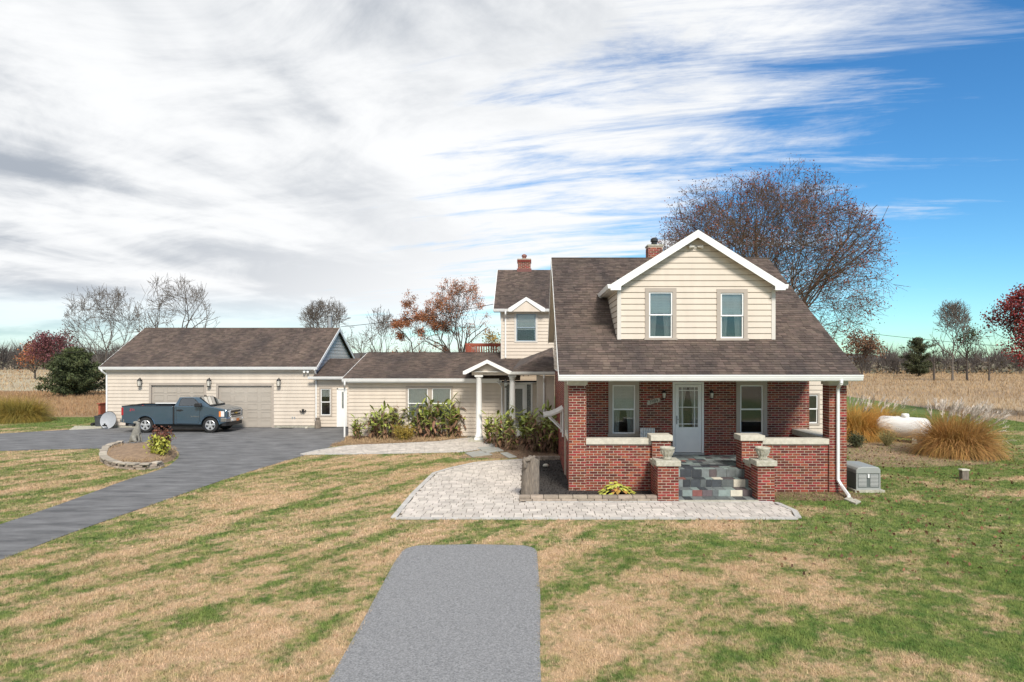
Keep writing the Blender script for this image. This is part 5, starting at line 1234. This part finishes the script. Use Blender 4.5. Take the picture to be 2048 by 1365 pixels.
tree('maple_tree', 'red leaved maple at the right edge of the lawn', 2100, 46, 580, 200, 41, 'red_leaf', 22000, .15, 'bark', .12, 8, 5, 1.1, .28)
FT = 'trees along the right field edge'
tree('bare_tree', 'tall bare tree at the right field edge', 1905, 120, 604, 78, 42, None, 0, .1, 'bark_pale', .35, 6, 6, .9, .2, FT)
tree('bare_tree', 'smaller bare tree right of the tall field edge tree', 1978, 118, 648, 55, 43, None, 0, .1, 'bark', .3, 5, 4, .9, .16, FT)
tree('bare_tree', 'ivy clad dark trunk tree beside the tall bare tree', 1934, 122, 650, 34, 44, 'far_green', 900, .3, 'bark', .4, 5, 4, .7, .2, FT)
tree('bare_tree', 'bare trunk right of the round evergreen', 1868, 122, 672, 26, 48, None, 0, .3, 'bark', .45, 4, 4, .6, .2, FT)
tree('dark_tree', 'dark bushy tree just right of the brick house roof', 1724, 125, 664, 60, 45, 'dead_leaf', 2600, .34, 'bark', .2, 6, 4, 1.0, .2, FT)
def evergreen(name, label, px, d, top, wpx, basey, m, n, seed, size, lobes):
    g = np.random.default_rng(seed); h = PZ(top,d); W = wpx/F*d/2; x = PX(px,d)
    t = thing(name, (x,d,0), label, 'tree'); MB().tube((x,d,0),(x,d,h*.75),h*.03,h*.008,8).build('trunk', 'bark', t); pts = []
    for _ in range(lobes):
        a = g.uniform(0,2*math.pi); f_ = g.uniform(0,1)**1.2; ln = W*((1.02-f_**1.5*.85) if lobes > 100 else (.75+.3*math.sin(math.pi*min(1,f_*1.05)))*(1.15-f_**3*.7))*g.uniform(.45,1.1); k = n//lobes
        t_ = g.uniform(.1,1,(k,1)); z0_ = h*(.06+f_*.80)
        ax = np.array([math.cos(a)*ln, math.sin(a)*ln, ln*g.uniform(.05,.45)])
        pts.append(np.array([x,d,z0_])+ax*t_+g.normal(size=(k,3))*np.array([.16,.16,.11])*W*.5*(1.15-t_*.75))
    pts = np.concatenate(pts); pts = pts[pts[:,2] > .05]; leaf_cards('crown', m, t, pts, size, seed, .35); return t
evergreen('cedar_tree', 'broad dark green cedar beside the garage left end', 150, 72, 688, 140, 790, 'cedar_leaf', 42000, 51, .26, 130)
evergreen('round_evergreen', 'round olive green tree at the right field edge', 1838, 150, 666, 66, 730, 'far_green', 14000, 52, .36, 90)
# far woods and hills
g = np.random.default_rng(60)
hp = []; xs = np.linspace(-900,1000,90); hz = 9+5*np.sin(xs*.006+1)+3*np.sin(xs*.021)+g.uniform(-.6,.6,90)
for x, z in zip(xs, hz): hp += [(x,900,-1),(x,900,z+2),(x,1000,-1)]
tag(MB().add(hp, [(3*i,3*i+3,3*i+4,3*i+1) for i in range(89)]+[(3*i+1,3*i+4,3*i+5,3*i+2) for i in range(89)]).build('hills', 'hill'), kind='structure')
def woods(name, x0, x1, d0, d1, n, h0, h1, seed, m='twig_far'):
    g = np.random.default_rng(seed); V = []; T = []; P = []
    for i in range(n):
        x, d = g.uniform(x0,x1), g.uniform(d0,d1); h = g.uniform(h0,h1)
        k = 70; a = g.uniform(0,2*math.pi,k); st = g.uniform(.08,.6,k)*h; r_ = h*.32*np.sqrt(g.uniform(.05,1,k)); tz = np.minimum(st+g.uniform(.15,.5,k)*h, h*g.uniform(.8,1.0,k))
        A = np.stack([x+r_*.25*np.cos(a), d+r_*.25*np.sin(a), st],1); Bq = np.stack([x+r_*np.cos(a), d+r_*np.sin(a), tz],1)
        A = np.concatenate([[[x,d,0]],A]); Bq = np.concatenate([[[x,d,h*.8]],Bq]); wd = np.full(k+1,.05*d0/150); wd[0] = .16*d0/150
        for s in ((1,0,0),(0,1,0)):
            s = np.array(s); V.append(np.stack([A-s*wd[:,None],A+s*wd[:,None],Bq],1).reshape(-1,3))
    V = np.concatenate(V); T = np.arange(len(V)).reshape(-1,3); return tag(fast_mesh(name, V, T, m), kind='stuff')
woods('distant_woods', -330, -90, 235, 300, 300, 8, 13, 61)
woods('distant_woods', 85, 330, 170, 260, 330, 5, 10, 62)
woods('distant_woods', -90, 60, 150, 200, 120, 5, 10, 63)
q = g.uniform(0,1,(14000,1)); P = np.concatenate([np.stack([g.uniform(85,330,9000), g.uniform(165,235,9000), np.abs(g.normal(0,1.5,9000))+.1],1), np.stack([g.uniform(-330,-85,7000), g.uniform(232,290,7000), np.abs(g.normal(0,2.2,7000))+.1],1)])
tag(leaf_cards('hedgerow_brush', 'hedge', None, P, .9, 64, .5), 'low brown brush along the far field edges', 'brush', kind='stuff')
# field grass
def field(name, m, poly, n, h, wd, seed, kind='stuff'):
    g = np.random.default_rng(seed); xs = [p[0] for p in poly]; ys = [p[1] for p in poly]
    # even in depth ratio so that far ground is not over-filled
    yy = np.exp(g.uniform(math.log(min(ys)),math.log(max(ys)),n*3)); xx = g.uniform(min(xs),max(xs),n*3); k = in_poly(poly,xx,yy); xx, yy = xx[k][:n], yy[k][:n]; n = len(xx)
    b = np.stack([xx,yy,np.full(n,-.03)],1); d = g.normal(size=(n,3))*np.array([.28,.28,0])+np.array([0,0,1.0]); d /= np.linalg.norm(d,axis=1)[:,None]
    sc_ = yy/60
    o, _, _ = strips(name, m, None, b, d, h*g.uniform(.5,1.25,n), wd*sc_*g.uniform(.6,1.2,n), g.uniform(.05,.4,n), 2, seed); return tag(o, kind=kind)
field('field_grass', 'field_grass', [(31,30),(40,10),(60,30),(200,150),(200,260),(20,260),(14,85),(33,76),(30,40)], 120000, .42, .02, 71)
field('field_grass', 'field_brown', [(-70,46.5),(-30,46.2),(-24.5,48),(-24,80),(-90,82)], 60000, .32, .018, 72)
field('field_grass', 'field_grass', [(-300,84),(-40,84),(-30,100),(-30,235),(-300,240)], 50000, .4, .03, 73)
# lawn blades
BLOCK = [DRIVE, PAD, PATIO, UPWALK, MULCH, BED1, BED2, [(HX0,19.8),(HX1,19.8),(HX1,32),(HX0,32)], [(SX0-.6,18.45),(SX1+.5,18.45),(SX1+.5,20),(SX0-.6,20)], [(-24.2,38.6),(-9,38.6),(-9,48),(-24.2,48)], [(-9,33.5),(3,33.5),(3,46),(-9,46)], [(gx0_-.1,19.8),(gx1_+.1,19.8),(gx1_+.1,21.3),(gx0_-.1,21.3)], mound]
def lawn_blades(name, d0, d1, n, h, wd, seed):
    g = np.random.default_rng(seed); yy = np.sqrt(g.uniform(d0*d0,d1*d1,n)); xx = yy*g.uniform(-.86,.80,n)
    k = in_poly(LAWN,xx,yy)
    jx, jy = xx+g.normal(0,.035,n), yy+g.normal(0,.05,n)
    for p in BLOCK: k &= ~in_poly(p,jx,jy)
    xx, yy = xx[k], yy[k]; n = len(xx); b = np.stack([xx,yy,np.zeros(n)],1)
    a = g.uniform(0,2*math.pi,n); ln = h*g.uniform(.5,1.3,n)*(1+.45*np.sin(xx*3.1+1.7*np.sin(yy*1.3))*np.sin(yy*2.3+1.3*np.sin(xx*1.9))+.35*np.sin(xx*9.3+yy*2.1)*np.sin(yy*8.1-xx*3)); til = g.uniform(.25,1.5,n)
    tip = b+np.stack([np.cos(a)*ln*np.sin(til)*1.5,np.sin(a)*ln*np.sin(til)*1.5,ln*np.cos(til)*.9+.012],1); sd_ = np.stack([-np.sin(a),np.cos(a),np.zeros(n)],1)*(wd*g.uniform(.7,1.3,n))[:,None]
    V = np.stack([b-sd_,b+sd_,tip],1).reshape(-1,3); return tag(fast_mesh(name, V, np.arange(3*n).reshape(n,3), 'lawn_blade'), kind='stuff')
lawn_blades('lawn_grass', 6.5, 14, 330000, .045, .0035, 81)
lawn_blades('lawn_grass', 14, 26, 380000, .05, .006, 82)
lawn_blades('lawn_grass', 26, 48, 260000, .055, .011, 83)
# fallen leaves on the right lawn
n = 2600; yy = np.sqrt(g.uniform(12**2,30**2,n)); xx = yy*g.uniform(.05,.78,n); k = (g.uniform(0,1,n) < np.clip((xx-2)/7,.06,1))
for p in BLOCK: k &= ~in_poly(p,xx,yy)
P = np.stack([xx[k],yy[k],g.uniform(.015,.05,k.sum())],1)
tag(leaf_cards('fallen_leaves', 'fallen', None, P, .085, 85, .7), kind='stuff')
# ornamental grasses
def orn(name, label, x, y, R_, H_, n, m, seed, plumes=0, wind=.25, group='ornamental grasses'):
    g = np.random.default_rng(seed); t = thing(name, (x,y,0), label, 'ornamental grass', group)
    a = g.uniform(0,2*math.pi,n); r_ = np.sqrt(g.uniform(0,1,n))*R_*.45; b = np.stack([x+r_*np.cos(a),y+r_*np.sin(a),np.zeros(n)],1)
    sp = g.uniform(.05,1.15,n); a = a+g.normal(0,.5,n); d = np.stack([np.cos(a)*sp+wind*.25,np.sin(a)*sp,np.ones(n)],1); d /= np.linalg.norm(d,axis=1)[:,None]
    strips('blades', m, t, b, d, H_*g.uniform(.6,1.35,n), .0085*g.uniform(.6,1.4,n), g.uniform(.25,.75,n)*(.45+sp), 7, seed)
    if plumes:
        a = g.uniform(0,2*math.pi,plumes); sp = g.uniform(0,.5,plumes); d = np.stack([np.cos(a)*sp+wind,np.sin(a)*sp,np.full(plumes,1.1)],1); d /= np.linalg.norm(d,axis=1)[:,None]
        b = np.stack([x+R_*.25*np.cos(a),y+R_*.25*np.sin(a),np.zeros(plumes)],1); ln = H_*g.uniform(1.0,1.3,plumes)
        _, tip, dd = strips('stems', 'stalk', t, b, d, ln, np.full(plumes,.005), g.uniform(.1,.25,plumes), 4, seed+1)
        k = 26; P0 = np.repeat(tip,k,0); D0 = np.repeat(dd+np.array([wind*.8,0,.25]),k,0); D0 /= np.linalg.norm(D0,axis=1)[:,None]; f_ = np.tile(np.linspace(-.1,.26,k),plumes)[:,None]
        dq = D0+g.normal(size=D0.shape)*.30; dq /= np.linalg.norm(dq,axis=1)[:,None]
        strips('plume', 'plume', t, P0+D0*f_, dq, np.full(len(P0),.16), np.full(len(P0),.011), np.full(len(P0),.1), 2, seed+2)
    return t
x_, y_ = G(1925,915); orn('ornamental_grass', 'large tawny fountain grass with white plumes right of the tank', x_+.1, y_+.6, 1.6, 1.65, 8000, 'maiden_grass', 91, 120, .34)
x_, y_ = G(1735,884); orn('ornamental_grass', 'golden orange grass clump beside the brick column, left of the tank', x_, y_+1, 1.5, 1.6, 6000, 'maiden_orange', 92, 24, .15)
x_, y_ = G(1795,872); orn('ornamental_grass', 'smaller orange grass clump behind the white tank', x_, y_+1.5, 1.1, 1.5, 3000, 'maiden_orange', 93, 22, .25)
x_, y_ = G(40,846); orn('ornamental_grass', 'wide green gold grass clump at the left lawn edge', x_-.6, y_+.8, 2.2, 1.45, 8000, 'maiden_green', 94, 0, .0)
x_, y_ = G(-25,846); orn('ornamental_grass', 'green gold grass clump cut by the left picture edge', x_, y_+.8, 2.2, 1.45, 7000, 'maiden_green', 95, 0, .0)
def shrub(name, label, x, y, R_, H_, n, m, size, seed, stems=14, cat='shrub', group=None, base=0, asp=.5):
    g = np.random.default_rng(seed); t = thing(name, (x,y,base), label, cat, group); s = MB(); pts = []
    for _ in range(stems):
        a = g.uniform(0,2*math.pi); f_ = g.uniform(.3,1); tip = (x+R_*f_*math.cos(a)*.8,y+R_*f_*math.sin(a)*.8,base+H_*g.uniform(.6,.95)); s.tube((x+.1*R_*math.cos(a),y+.1*R_*math.sin(a),base),tip,.012,.004,5,False)
        q = np.array([x,y,base])+(np.array(tip)-np.array([x,y,base]))*g.uniform(.35,1.05,(n//stems,1))+g.normal(size=(n//stems,3))*R_*.16; pts.append(q)
    s.build('stem', 'stalk', t); P = np.concatenate(pts); P[:,2] = np.maximum(P[:,2],base+.02); leaf_cards('foliage', m, t, P, size, seed, asp); return t
x_, y_ = G(1775,893); shrub('bare_shrub', 'grey brown bare shrub in front of the tank', x_, y_, .6, .75, 900, 'stalk', .05, 101, 60)
x_, y_ = G(1712,896); shrub('low_shrub', 'low olive shrub beside the brick column', x_, y_, .55, .6, 1600, 'far_green', .07, 102, 20)
x_, y_ = G(806,884); shrub('low_shrub', 'rounded gold green shrub in front of the perennials', x_, y_+.3, .75, .75, 2600, 'maiden_green', .07, 103, 26)
x_, y_ = G(318,921); t = shrub('planter_shrub', 'red brown and lime leaved shrub in the stone planter', x_, y_+.25, .42, 1.15, 1500, 'dried_red', .09, 104, 26, base=.12)
q = np.random.default_rng(105); P = np.array([x_,y_+.05,.15])+np.stack([q.normal(0,.17,420),q.normal(-.1,.12,420),q.uniform(.0,.75,420)],1); leaf_cards('lime_foliage', 'lime_leaf', t, P, .15, 106, .5)
# perennials with big blade leaves (canna-like), each a plant of its own
def leaf_blade(mb, p, a, el, ln, wd, droop, r):
    d = Vector((math.cos(a)*math.cos(el),math.sin(a)*math.cos(el),math.sin(el))); s = Vector((-math.sin(a),math.cos(a),0)); n = 5; vs = []; q = Vector(p)
    for k in range(n+1):
        t = k/n; w_ = wd*math.sin(math.pi*min(1,(t*.92+.08)))**.8; up_ = d.cross(s)
        vs += [q-s*w_-up_*w_*.3, q, q+s*w_-up_*w_*.3]; d = (d+Vector((0,0,-droop*(k+1)/n))).normalized(); q = q+d*ln/n
    mb.add(vs, [(3*k+j,3*k+j+1,3*k+j+4,3*k+j+3) for k in range(n) for j in (0,1)])
def perennial(seed, dead, h):
    r = random.Random(seed); t = thing('perennial_plant', (0,0,0), 'x', 'perennial'); st_, g1, g2 = MB(), MB(), MB()
    for _ in range(18):
        a = r.uniform(0,6.28); f_ = r.uniform(.05,.7); x0, y0 = .3*f_*math.cos(a), .3*f_*math.sin(a); hh = h*r.uniform(.65,1.1); x1, y1 = x0+.35*f_*math.cos(a)*hh, y0+.35*f_*math.sin(a)*hh
        st_.tube((x0,y0,0),(x1,y1,hh),.012,.006,5,False)
        for k in range(7):
            z = hh*(.18+.13*k); u_ = z/hh; p = (x0+(x1-x0)*u_,y0+(y1-y0)*u_,z); brown = r.random() < dead+(.35 if k < 2 else -.05)
            leaf_blade(g2 if brown else g1, p, r.uniform(0,6.28), R(r.uniform(20,70) if not brown else r.uniform(-40,30)), r.uniform(.28,.46), r.uniform(.04,.075)*(.75 if brown else 1), r.uniform(.15,.6) if not brown else .7, r)
        if r.random() < .3: st_.tube((x1,y1,hh),(x1+r.uniform(-.1,.1),y1,hh+r.uniform(.15,.4)),.005,.003,4,False)
    st_.build('stem', 'stalk', t); tag(g1.build('leaves', 'green_leaf', t, fix=False), kind='stuff'); tag(g2.build('dead_leaves', 'dead_leaf', t, fix=False), kind='stuff'); return t
protos = [perennial(200,.42,1.35), perennial(201,.62,1.35), perennial(202,.30,1.2), perennial(203,.75,1.1)]
used = set()
def put(k, px, py, sc_, lab, grp, rz):
    x, y = G(px,py)
    if k not in used: used.add(k); o = protos[k]; o.location = (x,y,.03); o.rotation_euler = (0,0,rz); o.scale = (sc_,)*3
    else: o = dup(protos[k], (x,y,.03), rz, sc_)
    o['label'] = lab; o['group'] = grp
ORD = ['first','second','third','fourth','fifth','sixth','seventh','eighth','ninth','tenth','eleventh']
for i, (k, px, py, s_) in enumerate([(2,714,881,.85),(1,748,878,.95),(0,768,881,1.1),(1,790,877,1.1),(0,815,876,1.15),(1,838,877,1.1),(0,862,878,1.3),(1,880,876,1.25),(0,900,877,1.3),(3,915,876,1.1),(3,935,874,.75)]):
    put(k, px, py, s_, '%s leafy perennial from the left in the bed under the wing window' % ORD[i], 'perennials in the bed before the wing', i*1.3)
for i, (k, px, py, s_) in enumerate([(2,980,888,1.05),(1,1000,896,.95),(0,1015,886,1.0),(3,1022,902,.85),(2,1048,890,1.25),(1,1066,902,1.1),(3,1083,906,1.15),(0,1098,896,1.2),(3,1104,908,1.1)]):
    put(k, px, py, s_, '%s leafy perennial from the left in the bed beside the entry columns' % ORD[i], 'perennials in the bed by the entry', i*1.7)
x_, y_ = PX(1232,19.3), 19.28
t = thing('hosta_plant', (x_,y_,.05), 'yellow green hosta in the mulch against the porch wall', 'hosta'); r = random.Random(9); h1, h2 = MB(), MB()
for i in range(90):
    a = r.uniform(0,6.28); f_ = r.uniform(.05,.42); leaf_blade(h1 if r.random() < .82 else h2, (x_+f_*math.cos(a),y_+f_*.5*math.sin(a),.12+.32*(1-f_/.45)*r.uniform(.5,1.1)), a+r.uniform(-.6,.6), R(r.uniform(0,45)), r.uniform(.16,.24), r.uniform(.05,.075), .6, r)
tag(h1.build('leaves', 'lime_leaf', t, fix=False), kind='stuff'); tag(h2.build('dried_leaves', 'maiden_orange', t, fix=False), kind='stuff')
def dry_tufts(name, poly, n, h, m, seed, z=.05):
    g = np.random.default_rng(seed); xs = [p[0] for p in poly]; ys = [p[1] for p in poly]; xx = g.uniform(min(xs),max(xs),n*4); yy = g.uniform(min(ys),max(ys),n*4); k = in_poly(poly,xx,yy); xx, yy = xx[k][:n], yy[k][:n]; n = len(xx)
    b = np.stack([xx,yy,np.full(n,z)],1); d = g.normal(size=(n,3))*np.array([.9,.9,0])+np.array([0,0,.6]); d /= np.linalg.norm(d,axis=1)[:,None]
    o, _, _ = strips(name, m, None, b, d, h*g.uniform(.5,1.3,n), .006*g.uniform(.6,1.4,n), g.uniform(.3,.9,n), 3, seed); return tag(o, kind='stuff')
dry_tufts('dry_grass', BED1, 9000, .22, 'field_grass', 111); dry_tufts('dry_grass', BED2, 4000, .18, 'dead_leaf', 112); dry_tufts('dry_grass', mound, 5000, .16, 'field_grass', 113, .18)
dry_tufts('dry_grass', BED3, 6000, .16, 'field_grass', 114, .0); dry_tufts('dry_grass', BED4, 2500, .10, 'dead_leaf', 115, .0)
n = 3500; gq = np.random.default_rng(116); xx = gq.uniform(-1,4,n*3); yy = gq.uniform(18.7,26,n*3); k = in_poly(MULCH,xx,yy); P = np.stack([xx[k],yy[k],np.full(k.sum(),.055)],1)
tag(leaf_cards('mulch_chips', 'mulch', None, P, .06, 117, .35), kind='stuff')
# overhead wires
def wire(a, b, sag, label):
    A, B_ = Vector(a), Vector(b); pts = []
    for i in range(15):
        t = i/14; p = A.lerp(B_,t); p.z -= sag*4*t*(1-t); pts.append(tuple(p))
    tag(MB().path(pts, .02, 4).build('overhead_wire', 'wire'), label, 'wire')
wire((PX(1640,48),48,PZ(655,48)), (PX(2300,48),48,PZ(705,48)), .35, 'dark overhead wire crossing the right field')
wire((PX(-200,62),62,PZ(722,62)), (PX(330,62),62,PZ(690,62)), .2, 'overhead wire crossing the left treeline')
wire((PX(682,44),44,PZ(654,44)), (PX(1000,41),41,PZ(606,41)), .15, 'overhead wire from the garage gable to the tower')
